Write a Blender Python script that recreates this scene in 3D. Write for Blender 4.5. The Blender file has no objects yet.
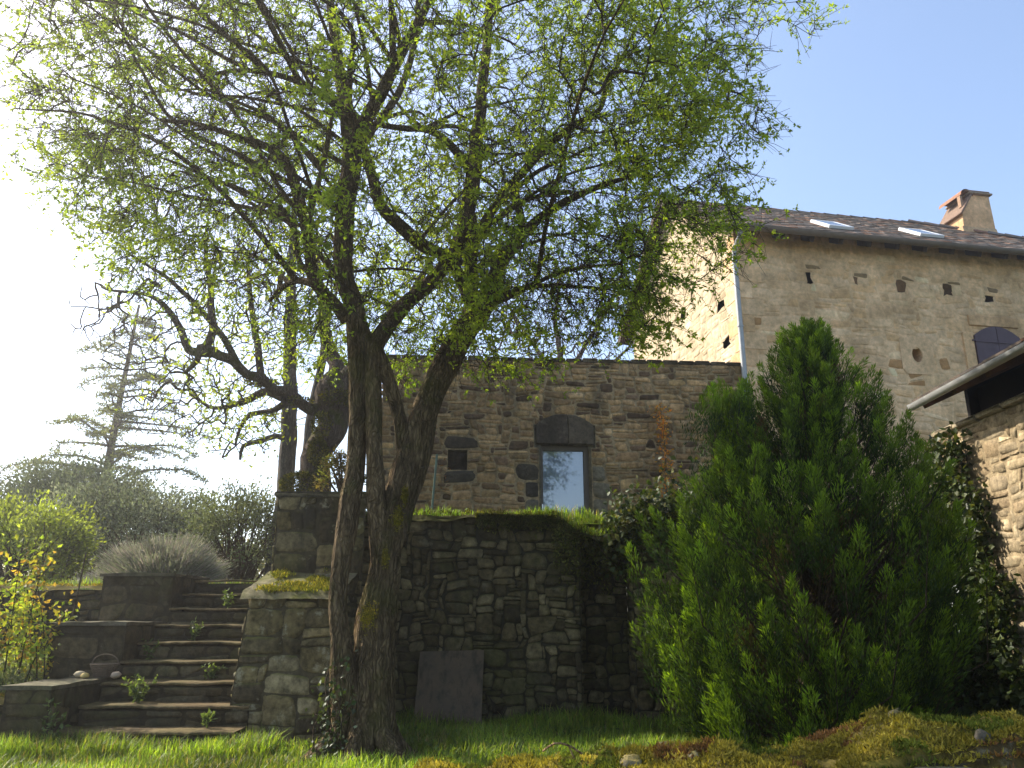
import bpy, math, random
import numpy as np
from mathutils import Vector, noise as mnoise

R = math.radians
rng = np.random.default_rng(11)
random.seed(11)

# ------------------------------------------------------------------ camera, sky, sun, exposure
EYE, FPX, HOR = 1.12, 800.0, 618.0
PITCH = math.atan((HOR - 384) / FPX)
SUN_AZ, SUN_EL = R(-61), R(41)
scene = bpy.context.scene
cam_d = bpy.data.cameras.new('camera'); cam = bpy.data.objects.new('camera', cam_d)
scene.collection.objects.link(cam); scene.camera = cam
cam_d.sensor_width = 36; cam_d.lens = FPX / 1024 * 36; cam_d.clip_start = .05; cam_d.clip_end = 3000
cam.location = (0, 0, EYE); cam.rotation_euler = (R(90) + PITCH, 0, 0)

world = bpy.data.worlds.new('World'); scene.world = world; world.use_nodes = True
wn = world.node_tree; bg = wn.nodes['Background']
sky = wn.nodes.new('ShaderNodeTexSky'); sky.sky_type = 'NISHITA'; sky.sun_disc = False
sky.sun_elevation = SUN_EL; sky.sun_rotation = SUN_AZ; sky.altitude = 200
sky.air_density = 1.0; sky.dust_density = 2.2; sky.ozone_density = 1.5
hs = wn.nodes.new('ShaderNodeHueSaturation'); hs.inputs['Saturation'].default_value = .95
wn.links.new(sky.outputs[0], hs.inputs['Color']); wn.links.new(hs.outputs[0], bg.inputs[0]); bg.inputs[1].default_value = .15
sun_d = bpy.data.lights.new('sun', 'SUN'); sun_d.energy = 3.8; sun_d.angle = R(.5); sun_d.color = (1, .93, .80)
sun = bpy.data.objects.new('sun', sun_d); scene.collection.objects.link(sun)
SUN_DIR = Vector((math.sin(SUN_AZ) * math.cos(SUN_EL), math.cos(SUN_AZ) * math.cos(SUN_EL), math.sin(SUN_EL)))
sun.rotation_euler = (-SUN_DIR).to_track_quat('-Z', 'Y').to_euler()
vs = scene.view_settings; vs.view_transform = 'Standard'; vs.look = 'None'; vs.gamma = 1; vs.use_curve_mapping = False
vs.exposure = 1.15
scene.cycles.max_bounces = 6; scene.cycles.diffuse_bounces = 4; scene.cycles.transparent_max_bounces = 6

# ------------------------------------------------------------------ helpers
def at(px, py, Y):
    """World point seen at pixel (px, py) on the plane y = Y (used for surveying the place from the photograph)."""
    a, v = (px - 512) / FPX, (384 - py) / FPX
    s = Y / (math.cos(PITCH) - v * math.sin(PITCH))
    return np.array((a * s, Y, EYE + s * (math.sin(PITCH) + v * math.cos(PITCH))))

def nrm(v):
    v = np.asarray(v, float); n = np.linalg.norm(v, axis=-1, keepdims=True); return v / np.maximum(n, 1e-9)

class MB:
    def __init__(self): self.v, self.c, self.f, self.m, self.n = [], [], [], [], 0
    def add(self, verts, faces, col=(.5, .5, .5), mat=0):
        verts = np.asarray(verts, float).reshape(-1, 3)
        if not isinstance(faces, np.ndarray): faces = [list(f) for f in faces]
        col = np.asarray(col, float)
        if col.ndim == 1: col = np.tile(col, (len(verts), 1))
        self.v.append(verts); self.c.append(col)
        if isinstance(faces, np.ndarray):
            self.f.append((faces + self.n)); self.m.append(np.full(len(faces), mat))
        else:
            by = {}
            for f in faces: by.setdefault(len(f), []).append(f)
            for k, fs in by.items():
                self.f.append(np.array(fs) + self.n); self.m.append(np.full(len(fs), mat))
        self.n += len(verts)
    def box(self, c, s, rz=0, col=(.5, .5, .5), mat=0, ax=None, bev=0.0):
        """box of full size s about centre c; ax = three axis vectors, else turned rz about z; bev chamfers the edges"""
        s = np.asarray(s) / 2.0
        if ax is None: ax = ((math.cos(rz), math.sin(rz), 0), (-math.sin(rz), math.cos(rz), 0), (0, 0, 1))
        ax = np.asarray(ax, float)
        if bev <= 0:
            p = np.array([(x, y, z) for x in (-1, 1) for y in (-1, 1) for z in (-1, 1)]) * s
            f = np.array([(0, 1, 3, 2), (4, 6, 7, 5), (0, 4, 5, 1), (2, 3, 7, 6), (0, 2, 6, 4), (1, 5, 7, 3)])
            self.add(np.asarray(c) + p @ ax, f, col, mat); return
        t = []
        for sx in (-1, 1):
            for sy in (-1, 1):
                for sz in (-1, 1):
                    b = min(bev, s.min() * .9); q = np.array((sx, sy, sz)) * s
                    for k in range(3):
                        d = np.array((sx, sy, sz), float) * b; d[k] = 0; t.append(q - d)
        t = np.array(t); idx = {}
        i = 0
        for sx in (-1, 1):
            for sy in (-1, 1):
                for sz in (-1, 1):
                    for k in range(3): idx[(sx, sy, sz, k)] = i; i += 1
        F = []
        for k in range(3):
            a, b2 = [j for j in range(3) if j != k]
            for sg in (-1, 1):
                q = []
                for (u, w) in ((-1, -1), (1, -1), (1, 1), (-1, 1)):
                    key = [0, 0, 0]; key[k] = sg; key[a] = u; key[b2] = w; q.append(idx[(*key, k)])
                F.append(q)
        for k in range(3):
            a, b2 = [j for j in range(3) if j != k]
            for u in (-1, 1):
                for w in (-1, 1):
                    q = []
                    for sg in (-1, 1):
                        key = [0, 0, 0]; key[k] = sg; key[a] = u; key[b2] = w
                        q.append((idx[(*key, a)], idx[(*key, b2)]))
                    F.append([q[0][0], q[0][1], q[1][1], q[1][0]])
        for sx in (-1, 1):
            for sy in (-1, 1):
                for sz in (-1, 1): F.append([idx[(sx, sy, sz, k)] for k in range(3)])
        self.add(np.asarray(c) + t @ ax, F, col, mat)
    def build(self, name, mats, parent=None, smooth=False, flip_fix=False):
        me = bpy.data.meshes.new(name)
        V = np.concatenate(self.v).astype(np.float32); C = np.concatenate(self.c).astype(np.float32)
        loops = np.concatenate([f.ravel() for f in self.f]).astype(np.int32)
        tot = np.concatenate([np.full(len(f), f.shape[1]) for f in self.f]).astype(np.int32)
        st = np.concatenate(([0], np.cumsum(tot)[:-1])).astype(np.int32)
        me.vertices.add(len(V)); me.vertices.foreach_set('co', V.ravel())
        me.loops.add(len(loops)); me.loops.foreach_set('vertex_index', loops)
        me.polygons.add(len(tot)); me.polygons.foreach_set('loop_start', st); me.polygons.foreach_set('loop_total', tot)
        me.polygons.foreach_set('material_index', np.concatenate(self.m).astype(np.int32))
        me.polygons.foreach_set('use_smooth', np.full(len(tot), bool(smooth)))
        a = me.attributes.new('tint', 'FLOAT_COLOR', 'POINT')
        a.data.foreach_set('color', np.concatenate([C, np.ones((len(C), 1), np.float32)], 1).ravel())
        me.update(calc_edges=True); me.validate()
        for m in (mats if isinstance(mats, (list, tuple)) else [mats]): me.materials.append(m)
        o = bpy.data.objects.new(name, me); scene.collection.objects.link(o)
        if parent is not None:
            o.parent = parent; o.matrix_parent_inverse = parent.matrix_world.inverted()
        return o

def tag(o, label, cat, group=None, kind=None):
    if label: o['label'] = label
    if cat: o['category'] = cat
    if group: o['group'] = group
    if kind: o['kind'] = kind
    return o
def thing(name, label, cat, loc=(0, 0, 0), group=None):
    o = bpy.data.objects.new(name, None); scene.collection.objects.link(o)
    o.location = [float(x) for x in loc]; bpy.context.view_layer.update()
    return tag(o, label, cat, group)
def structure(o, label=None):
    o['kind'] = 'structure'
    return o

def nz(p, s=1.0, seed=0.0):
    return mnoise.noise(Vector((p[0] * s + seed, p[1] * s - seed * .7, p[2] * s + seed * 1.3)))
def nza(P, s, seed=0.0):
    return np.array([mnoise.noise((float(p[0]) * s + seed, float(p[1]) * s - seed * .7, float(p[2]) * s + seed * 1.3)) for p in P])

# ------------------------------------------------------------------ materials
class NT:
    def __init__(self, name):
        self.m = bpy.data.materials.new(name); self.m.use_nodes = True
        self.t = self.m.node_tree; self.b = self.t.nodes['Principled BSDF']; self.out = self.t.nodes['Material Output']
        self.co = self.t.nodes.new('ShaderNodeTexCoord').outputs['Object']
    def n(self, typ, **kw):
        x = self.t.nodes.new(typ)
        for k, v in kw.items(): setattr(x, k, v)
        return x
    def L(self, a, b): self.t.links.new(a, b)
    def map(self, scale): 
        x = self.n('ShaderNodeMapping'); x.inputs['Scale'].default_value = scale; self.L(self.co, x.inputs['Vector']); return x.outputs[0]
    def noise(self, scale, detail=4, rough=.6, vec=None, dist=0):
        x = self.n('ShaderNodeTexNoise'); x.inputs['Scale'].default_value = scale; x.inputs['Detail'].default_value = detail
        x.inputs['Roughness'].default_value = rough; x.inputs['Distortion'].default_value = dist
        self.L(vec if vec is not None else self.co, x.inputs['Vector']); return x.outputs['Fac']
    def ramp(self, fac, a, b, ca=(0, 0, 0, 1), cb=(1, 1, 1, 1)):
        x = self.n('ShaderNodeValToRGB'); e = x.color_ramp.elements
        e[0].position, e[1].position = a, b; e[0].color, e[1].color = ca, cb
        self.L(fac, x.inputs[0]); return x.outputs[0]
    def mix(self, fac, a, b, mode='MIX'):
        x = self.n('ShaderNodeMix', data_type='RGBA', blend_type=mode)
        for s, v in ((0, fac), (6, a), (7, b)):
            if isinstance(v, (int, float)): x.inputs[s].default_value = v
            elif isinstance(v, tuple): x.inputs[s].default_value = v if len(v) == 4 else (*v, 1)
            else: self.L(v, x.inputs[s])
        return x.outputs[2]
    def math(self, op, a, b=0.0):
        x = self.n('ShaderNodeMath', operation=op); x.use_clamp = op in ('ADD', 'MULTIPLY', 'SUBTRACT') and False
        for s, v in ((0, a), (1, b)):
            if isinstance(v, (int, float)): x.inputs[s].default_value = v
            else: self.L(v, x.inputs[s])
        return x.outputs[0]
    def tint(self): return self.n('ShaderNodeAttribute', attribute_name='tint').outputs['Color']
    def bump(self, h, strength=.5, dist=.01):
        x = self.n('ShaderNodeBump'); x.inputs['Strength'].default_value = strength; x.inputs['Distance'].default_value = dist
        self.L(h, x.inputs['Height']); self.L(x.outputs[0], self.b.inputs['Normal']); return x.outputs[0]
    def base(self, c):
        if isinstance(c, tuple): self.b.inputs['Base Color'].default_value = c if len(c) == 4 else (*c, 1)
        else: self.L(c, self.b.inputs['Base Color'])
    def rough(self, r, spec=.3):
        self.b.inputs['Roughness'].default_value = r; self.b.inputs['Specular IOR Level'].default_value = spec

def mat_stone(name, moss=.0, mosscol=(.045, .05, .012), lichen=.0, dark=.35, bump=.8, scale=1.0, side_moss=0.0, con=1.0):
    N = NT(name)
    n1 = N.noise(2.3 * scale, 5); n2 = N.noise(14 * scale, 6, .65); n3 = N.noise(60 * scale, 4, .7)
    c = N.mix(1.0, N.tint(), N.ramp(n2, .28, .72, (1 - .58 * con,) * 3 + (1,), (1 + .45 * con,) * 3 + (1,)), 'MULTIPLY')
    c = N.mix(1.0, c, N.ramp(n1, .3, .7, (.7, .68, .62, 1), (1.2, 1.2, 1.2, 1)), 'MULTIPLY')
    st = N.noise(1.6 * scale, 6, .65, N.map((1.5, 1.5, .45)))
    c = N.mix(N.ramp(st, .52, .7, (0, 0, 0, 1), (dark, dark, dark, 1)), c, (.035, .03, .022))
    if lichen: c = N.mix(N.math('MULTIPLY', N.ramp(N.noise(5 * scale, 6, .7), .58, .66), lichen), c, (.42, .38, .26))
    if moss or side_moss:
        g = N.n('ShaderNodeNewGeometry'); sp = N.n('ShaderNodeSeparateXYZ'); N.L(g.outputs['Normal'], sp.inputs[0])
        up = N.ramp(sp.outputs[2], .2, .75)
        f = N.math('MULTIPLY', N.math('MULTIPLY', up, N.ramp(n1, .35, .6)), moss)
        f2 = N.math('MULTIPLY', N.ramp(N.noise(1.1 * scale, 6, .7), .5, .62), side_moss)
        f = N.math('MAXIMUM', f, f2)
        c = N.mix(f, c, N.mix(n2, mosscol, tuple(x * 2.2 for x in mosscol)))
    N.base(c); N.rough(.92, .15)
    N.bump(N.math('ADD', n2, N.math('MULTIPLY', n3, .5)), bump, .015)
    return N.m

def mat_leaf(name, transl=.45, rough=.5, spec=.35, var=.35, through=(1.55, 1.5, .55)):
    N = NT(name)
    c = N.mix(1.0, N.tint(), N.ramp(N.noise(3, 3), .3, .7, (1 - var,) * 3 + (1,), (1 + var,) * 3 + (1,)), 'MULTIPLY')
    N.base(c); N.rough(rough, spec)
    t = N.n('ShaderNodeBsdfTranslucent'); N.L(N.mix(1.0, c, through, 'MULTIPLY'), t.inputs['Color'])
    m = N.n('ShaderNodeMixShader'); m.inputs[0].default_value = transl
    N.L(N.b.outputs[0], m.inputs[1]); N.L(t.outputs[0], m.inputs[2]); N.L(m.outputs[0], N.out.inputs[0])
    return N.m

def mat_bark(name, a, b, moss=.0, scale=1.0):
    N = NT(name)
    v = N.map((1, 1, .22)); n = N.noise(28 * scale, 6, .7, v); n2 = N.noise(3 * scale, 4)
    vo = N.n('ShaderNodeTexVoronoi', feature='DISTANCE_TO_EDGE'); vo.inputs['Scale'].default_value = 36 * scale
    vm = N.n('ShaderNodeMapping'); vm.inputs['Scale'].default_value = (1, 1, .10); vd = N.n('ShaderNodeVectorMath', operation='ADD'); nn = N.n('ShaderNodeTexNoise'); nn.inputs['Scale'].default_value = 6
    N.L(N.co, nn.inputs['Vector']); vs_ = N.n('ShaderNodeVectorMath', operation='SCALE'); vs_.inputs['Scale'].default_value = .12; N.L(nn.outputs['Color'], vs_.inputs[0])
    N.L(N.co, vd.inputs[0]); N.L(vs_.outputs[0], vd.inputs[1]); N.L(vd.outputs[0], vm.inputs['Vector']); N.L(vm.outputs[0], vo.inputs['Vector'])
    fur = N.ramp(vo.outputs['Distance'], .0, .25, (.35, .35, .35, 1))
    c = N.mix(N.math('MULTIPLY', N.ramp(n, .30, .66), fur), a, b)
    c = N.mix(1.0, c, N.ramp(n2, .3, .7, (.65, .65, .65, 1), (1.25, 1.25, 1.25, 1)), 'MULTIPLY')
    c = N.mix(1.0, c, N.tint(), 'MULTIPLY')
    if moss:
        c = N.mix(N.math('MULTIPLY', N.ramp(N.noise(2.2 * scale, 6, .7), .5, .62), moss), c, (.07, .075, .012))
    N.base(c); N.rough(.95, .1); N.bump(N.math('ADD', n, N.math('MULTIPLY', fur, .9)), 1.0, .03)
    return N.m

def mat_plain(name, c, rough=.7, var=.25, scale=8, metal=0.0, spec=.3, bump=.2, use_tint=False, stretch=(1, 1, 1)):
    N = NT(name); n = N.noise(scale, 5, .65, N.map(stretch))
    base = N.tint() if use_tint else c
    N.base(N.mix(1.0, base, N.ramp(n, .25, .75, (1 - var,) * 3 + (1,), (1 + var,) * 3 + (1,)), 'MULTIPLY'))
    N.rough(rough, spec); N.b.inputs['Metallic'].default_value = metal
    if bump: N.bump(n, bump, .01)
    return N.m

M = {}
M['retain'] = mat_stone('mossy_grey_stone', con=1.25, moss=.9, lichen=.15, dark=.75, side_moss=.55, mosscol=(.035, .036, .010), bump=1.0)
M['pier'] = mat_stone('pier_stone', moss=.95, mosscol=(.07, .07, .014), lichen=.5, dark=.85, side_moss=.35, bump=1.0, con=1.3)
M['step'] = mat_stone('step_stone', moss=.35, lichen=.1, dark=.6, side_moss=.3, bump=1.0)
M['annex'] = mat_stone('annex_stone', lichen=.12, dark=.65, bump=.8)
M['house'] = mat_stone('house_limestone', lichen=.06, dark=.14, bump=.5, scale=.8, con=.5)
M['shed'] = mat_stone('shed_limestone', lichen=.2, dark=.25, bump=.8)
M['wildwall'] = mat_stone('wild_wall_stone', moss=1.0, mosscol=(.12, .095, .014), lichen=.3, dark=.3, side_moss=.45, bump=1.0)
M['mortar'] = mat_stone('lime_mortar', dark=.5, bump=1.0)
M['leaf'] = mat_leaf('spring_leaf', .62)
M['conifer'] = mat_leaf('conifer_spray', .4, .6, .2, .3)
M['ivy'] = mat_leaf('ivy_leaf', .2, .5, .3)
M['grey_leaf'] = mat_leaf('grey_leaf', .3, .7, .15, .3, (1.1, 1.12, .85))
M['grass'] = mat_leaf('grass_blade', .5)
M['moss'] = mat_leaf('moss_tuft', .3, .9, .1, .45)
M['bark'] = mat_bark('furrowed_bark', (.035, .023, .012), (.29, .205, .11), moss=.45)
M['twig'] = mat_bark('twig_bark', (.045, .032, .02), (.13, .095, .062))
M['pale_bark'] = mat_bark('pale_bark', (.10, .09, .08), (.34, .31, .27), scale=.7)
M['mossy_bark'] = mat_bark('mossy_bark', (.05, .035, .025), (.17, .12, .09), moss=.9)
M['tile'] = mat_plain('roof_tile', None, .9, .4, 18, use_tint=True, bump=.5)
M['zinc'] = mat_plain('zinc', (.36, .36, .35), .5, .2, 6, metal=.3, bump=.05)
M['copper'] = mat_plain('brown_gutter', (.16, .125, .095), .55, .2, 6, bump=.05)
M['wood'] = mat_plain('weathered_wood', (.075, .05, .035), .85, .4, 7, stretch=(1, 1, 6), bump=.4)
M['shade_wood'] = mat_plain('eave_shade_wood', (.018, .014, .011), .9, .4, 7, bump=.3)  # near-black colour stands for the shade under the open shed eaves
M['rafter'] = mat_plain('rafter_wood', (.17, .085, .045), .8, .35, 7, bump=.3)
M['doorframe'] = mat_plain('door_frame_paint', (.13, .105, .08), .5, .12, 5, bump=.05)
M['shutter'] = mat_plain('violet_shutter_paint', (.092, .056, .066), .55, .15, 5, bump=.1)
M['white'] = mat_plain('white_frame', (.7, .71, .72), .4, .08, 5, bump=0)
M['steel'] = mat_plain('steel', (.7, .7, .7), .25, .05, 5, metal=1, bump=0)
N = NT('rusty_slab'); n = N.noise(3.2, 7, .7); n2 = N.noise(22, 5, .7); st_ = N.noise(5, 5, .6, N.map((3, 3, .5)))
N.base(N.mix(N.math('MULTIPLY', N.ramp(st_, .5, .68), .8), N.mix(N.ramp(n, .35, .65), N.mix(n2, (.05, .038, .027), (.10, .078, .055)), (.115, .078, .048)), (.028, .024, .018))); N.rough(.85, .2); N.bump(n2, .6, .01); M['slab'] = N.m
M['wicker'] = mat_plain('dark_wicker', (.10, .07, .045), .8, .3, 30, bump=.5)
M['pebble'] = mat_plain('pebble', None, .8, .25, 12, use_tint=True, bump=.2)
M['greenpole'] = mat_plain('green_pole', (.10, .15, .11), .6, .2, 10, bump=.1)
M['soil'] = mat_plain('soil', (.055, .045, .026), .95, .5, 6, bump=.8)
N = NT('turf'); n = N.noise(1.5, 6, .7); n2 = N.noise(25, 5, .7)
N.base(N.mix(1.0, N.mix(n, (.035, .055, .012), (.09, .085, .03)), N.ramp(n2, .3, .7, (.5, .5, .5, 1), (1.4, 1.4, 1.4, 1)), 'MULTIPLY'))
N.rough(.95, .1); N.bump(n2, 1.0, .04); M['turf'] = N.m
N = NT('door_glass'); N.base((.10, .14, .21)); N.rough(.03, 1.0); N.b.inputs['IOR'].default_value = 1.9; M['glass'] = N.m  # blue base colour paints in part of the reflected sky
N = NT('skylight_glass'); N.base((.03, .035, .04)); N.rough(.08, .5); N.b.inputs['IOR'].default_value = 1.45; M['skyglass'] = N.m

# ------------------------------------------------------------------ stonework
def pillow(mb, P, n, bulge, col, rg, mat=0, rag=.10, fine=False):
    """One stone whose outline is the quad of corner points P (4x3, ccw seen from outside); n = outward normal."""
    s = np.array((-1, -.86, -.55, -.2, .2, .55, .86, 1.0)) if fine else np.array((-1, -.82, -.3, .3, .82, 1.0)); k = len(s)
    A, B = np.meshgrid(s, s)
    m = np.maximum(np.abs(A), np.abs(B))
    r2 = np.minimum(np.abs(A), np.abs(B)) * m
    cr_ = rg.uniform(.02, .26, 4)                                # each corner rounded by its own amount
    cq = np.where(A > 0, np.where(B > 0, cr_[2], cr_[1]), np.where(B > 0, cr_[3], cr_[0]))
    shr = 1 - cq * (r2 ** 2.2)
    a, b = A * shr, B * shr
    jit = rg.normal(0, rag * .34, (2, k, k)); a = a + jit[0]; b = b + jit[1]
    u, v = (a + 1) / 2, (b + 1) / 2
    pos = ((1 - u) * (1 - v))[..., None] * P[0] + (u * (1 - v))[..., None] * P[1] + (u * v)[..., None] * P[2] + ((1 - u) * v)[..., None] * P[3]
    d = bulge * np.where(m > .95, -.7, np.where(m > .7, .8, 1.0))
    tilt = rg.normal(0, .32, 2) * bulge
    d = d + (tilt[0] * A + tilt[1] * B) * (m < .95) + rg.normal(0, bulge * .26, (k, k)) * (m < .95)
    pos = pos + d[..., None] * np.asarray(n)
    i = np.arange(k * k).reshape(k, k)
    f = np.stack([i[:-1, :-1], i[:-1, 1:], i[1:, 1:], i[1:, :-1]], -1).reshape(-1, 4)
    mb.add(pos.reshape(-1, 3), f, col, mat)

def masonry(mb, O, U, V, Nn, W, H, cell=(.09, .07), wr=(2, 6), hr=(1, 3), mask=None, gap=.008, bulge=.02, pal=((.3, .25, .18),), seed=1,
            mortar=(.2, .17, .12), wob=.25, mdepth=.0, prob_big=.3, vary=.18, fixed=None, map_fn=None, fine=False, rag_open=0.0):
    """Random rubble: stones packed on a grid of cells over the face O + u U + v V, each stone a rounded relief of its own, mortar behind."""
    rg = np.random.default_rng(seed)
    O, U, V, Nn = [np.asarray(x, float) for x in (O, U, V, Nn)]
    nx, ny = max(1, int(round(W / cell[0]))), max(1, int(round(H / cell[1])))
    cw, ch = W / nx, H / ny
    occ = np.zeros((nx, ny), bool)
    if mask is not None:
        for i in range(nx):
            for j in range(ny):
                if not mask((i + .5) * cw, (j + .5) * ch): occ[i, j] = True
    open_ = occ.copy()
    sd = seed * 3.7
    gxy = {}
    def node(i, j):
        if (i, j) not in gxy:
            u, v = i * cw, j * ch
            edge = i in (0, nx) or j in (0, ny)
            near = False
            for a in (i - 1, i):
                for b in (j - 1, j):
                    if not (0 <= a < nx and 0 <= b < ny) or open_[a, b]: near = True
            jn = rag_open if (near and not edge) else 0
            du = jn * cw * rg.normal(0, .8) if (edge or near) else wob * cw * (2 * mnoise.noise((u * 5.1 + sd, v * 5.1, sd)) + rg.normal(0, .35))
            dv = jn * ch * rg.normal(0, .8) if (edge or near) else wob * ch * (2 * mnoise.noise((u * 2.3, v * 3.1 + sd, sd + 9)) + rg.normal(0, .35))
            gxy[(i, j)] = (u + du, v + dv)
        return gxy[(i, j)]
    def P3(u, v):
        if map_fn: return map_fn(u, v)
        return O + u * U + v * V
    # mortar face
    mv, mf, mi = [], [], {}
    for i in range(nx):
        for j in range(ny):
            if open_[i, j]: continue
            q = []
            for (a, b) in ((i, j), (i + 1, j), (i + 1, j + 1), (i, j + 1)):
                if (a, b) not in mi:
                    mi[(a, b)] = len(mv); mv.append(P3(*node(a, b)) - Nn * mdepth)
                q.append(mi[(a, b)])
            mf.append(q)
    if mf: mb.add(np.array(mv), np.array(mf), mortar, 1)
    def place(i, j, w, h, col):
        occ[i:i + w, j:j + h] = True
        c = np.array([node(i, j), node(i + w, j), node(i + w, j + h), node(i, j + h)])
        cen = c.mean(0); ext = np.maximum(np.abs(c - cen), 1e-4)
        c = cen + (c - cen) * np.maximum(0.3, 1 - gap / ext)
        pillow(mb, np.array([P3(*x) for x in c]), Nn, bulge * rg.uniform(.5, 1.5), col, rg, fine=fine)
    for (i, j, w, h, col) in (fixed or []):
        if i >= 0 and j >= 0 and i + w <= nx and j + h <= ny and not occ[i:i + w, j:j + h].any(): place(i, j, w, h, np.array(col))
    for j in range(ny):
        for i in range(nx):
            if occ[i, j]: continue
            w0 = int(rg.integers(wr[0], wr[1] + 1)); h0 = int(rg.integers(hr[0], hr[1] + 1))
            if rg.random() > prob_big: h0 = min(h0, max(hr[0], (hr[0] + hr[1]) // 2))
            w = 0
            while w < w0 and i + w < nx and not occ[i + w, j]: w += 1
            h = 1
            while h < h0 and j + h < ny and not occ[i:i + w, j + h].any(): h += 1
            col = np.array(pal[int(rg.integers(len(pal)))]) * rg.normal(1, vary)
            place(i, j, w, h, np.clip(col, .012, .8))

def prism(mb, poly, z0, z1, col=(.2, .17, .12), mat=1):
    """vertical prism over plan polygon (ccw)"""
    n = len(poly)
    v = [(x, y, z0) for x, y in poly] + [(x, y, z1) for x, y in poly]
    f = [[i, (i + 1) % n, n + (i + 1) % n, n + i] for i in range(n)] + [list(range(n, 2 * n)), list(range(n))[::-1]]
    mb.add(np.array(v, float), f, col, mat)

# ------------------------------------------------------------------ tubes, leaves, growth
def tube(mb, pts, rad, seg=6, col=(1, 1, 1), mat=0, rough=0.0, rs=8.0, seed=0.0, cap=True, flat=None):
    pts = np.asarray(pts, float); n = len(pts); rad = np.broadcast_to(np.asarray(rad, float), (n,))
    T = nrm(np.gradient(pts, axis=0)) if n > 2 else np.tile(nrm(pts[1] - pts[0]), (2, 1))
    ref = np.array((1., 0, 0)) if abs(T[0][0]) < .8 else np.array((0, 1., 0))
    a = nrm(np.cross(T[0], ref)); ring = []
    th = np.arange(seg) / seg * 2 * math.pi
    for i in range(n):
        a = nrm(a - T[i] * np.dot(a, T[i])); b = np.cross(T[i], a)
        r = np.full(seg, rad[i])
        p = pts[i] + (np.cos(th) * r)[:, None] * a + (np.sin(th) * r)[:, None] * b
        if rough:
            dirs = p - pts[i]
            for k in range(seg):
                q = (math.cos(th[k]) * rs * .35, math.sin(th[k]) * rs * .35, i * .0)
                s = i * .06 * rs * .10
                g = mnoise.noise((q[0] + seed, q[1], s + seed)) + .55 * mnoise.noise((q[0] * 2.6 + seed, q[1] * 2.6, s * 2 + 5)) + .6 * mnoise.noise((q[0] * .5, q[1] * .5 + seed, s * 1.3 + 9))
                p[k] = pts[i] + dirs[k] * (1 + rough * g)
        ring.append(p)
    V = np.concatenate(ring)
    i = np.arange(n * seg).reshape(n, seg); j = np.roll(i, -1, 1)
    f = np.stack([i[:-1], j[:-1], j[1:], i[1:]], -1).reshape(-1, 4)
    mb.add(V, f, col, mat)
    if cap and seg >= 4: mb.add(ring[-1], [list(range(seg))], col, mat)

def smooth_path(p, step=.07):
    """Catmull-Rom through the rows of p (any columns), resampled about every step (by the first three)."""
    p = np.asarray(p, float); q = np.vstack([2 * p[0] - p[1], p, 2 * p[-1] - p[-2]]); out = []
    for i in range(1, len(q) - 2):
        L = np.linalg.norm(q[i + 1][:3] - q[i][:3]); k = max(2, int(L / step))
        for t in np.arange(k) / k:
            out.append(.5 * (2 * q[i] + (q[i + 1] - q[i - 1]) * t + (2 * q[i - 1] - 5 * q[i] + 4 * q[i + 1] - q[i + 2]) * t * t + (3 * q[i] - q[i - 1] - 3 * q[i + 1] + q[i + 2]) * t ** 3))
    out.append(p[-1]); return np.array(out)

def leaves(mb, pos, dirs, length, width, col, rg, fold=.25, mat=0):
    """n folded diamond leaves from pos along dirs"""
    pos, dirs = np.asarray(pos, float), nrm(dirs); n = len(pos)
    L = np.broadcast_to(np.asarray(length, float), (n,))[:, None]; Wd = np.broadcast_to(np.asarray(width, float), (n,))[:, None]
    r = rg.normal(size=(n, 3)); side = nrm(np.cross(dirs, r)); up = np.cross(side, dirs)
    mid = pos + dirs * L * .45
    V = np.stack([pos, mid + side * Wd * .5 + up * Wd * fold, pos + dirs * L + up * L * .05, mid - side * Wd * .5 + up * Wd * fold], 1).reshape(-1, 3)
    i = np.arange(n)[:, None] * 4
    f = np.concatenate([i + np.array([[0, 1, 2]]), i + np.array([[0, 2, 3]])])
    col = np.asarray(col, float)
    c = np.repeat(col, 4, 0) if col.ndim == 2 else np.tile(col, (n * 4, 1))
    mb.add(V, f, c, mat)

def blades(mb, pos, h, lean, width, col, rg):
    """n grass blades: a quad and a tip each, bent over"""
    n = len(pos); a = rg.uniform(0, 2 * math.pi, n); d = np.stack([np.cos(a), np.sin(a), np.zeros(n)], 1)
    s = np.stack([-np.sin(a), np.cos(a), np.zeros(n)], 1); h = h[:, None]; lean = lean[:, None]; w = np.asarray(width)[:, None]
    z = np.array((0, 0, 1.0))
    m = pos + z * h * .55 + d * h * lean * .3; t = pos + z * h * (1 - .3 * lean) + d * h * lean
    V = np.stack([pos - s * w, pos + s * w, m + s * w * .8, m - s * w * .8, t], 1).reshape(-1, 3)
    i = np.arange(n)[:, None] * 5
    mb.add(V, i + np.array([[0, 1, 2, 3]]), np.repeat(col, 5, 0))
    mb.f.append(mb.f[-1][:, [3, 2, 2]] * 0 + (mb.f[-1][:, :1] + np.array([[3, 2, 4]]))); mb.m.append(np.zeros(n, int))

def palette(rg, n, cols, s=.18):
    cols = np.asarray(cols, float); c = cols[rg.integers(len(cols), size=n)] * rg.normal(1, s, (n, 1)); return np.clip(c, .004, .9)

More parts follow.
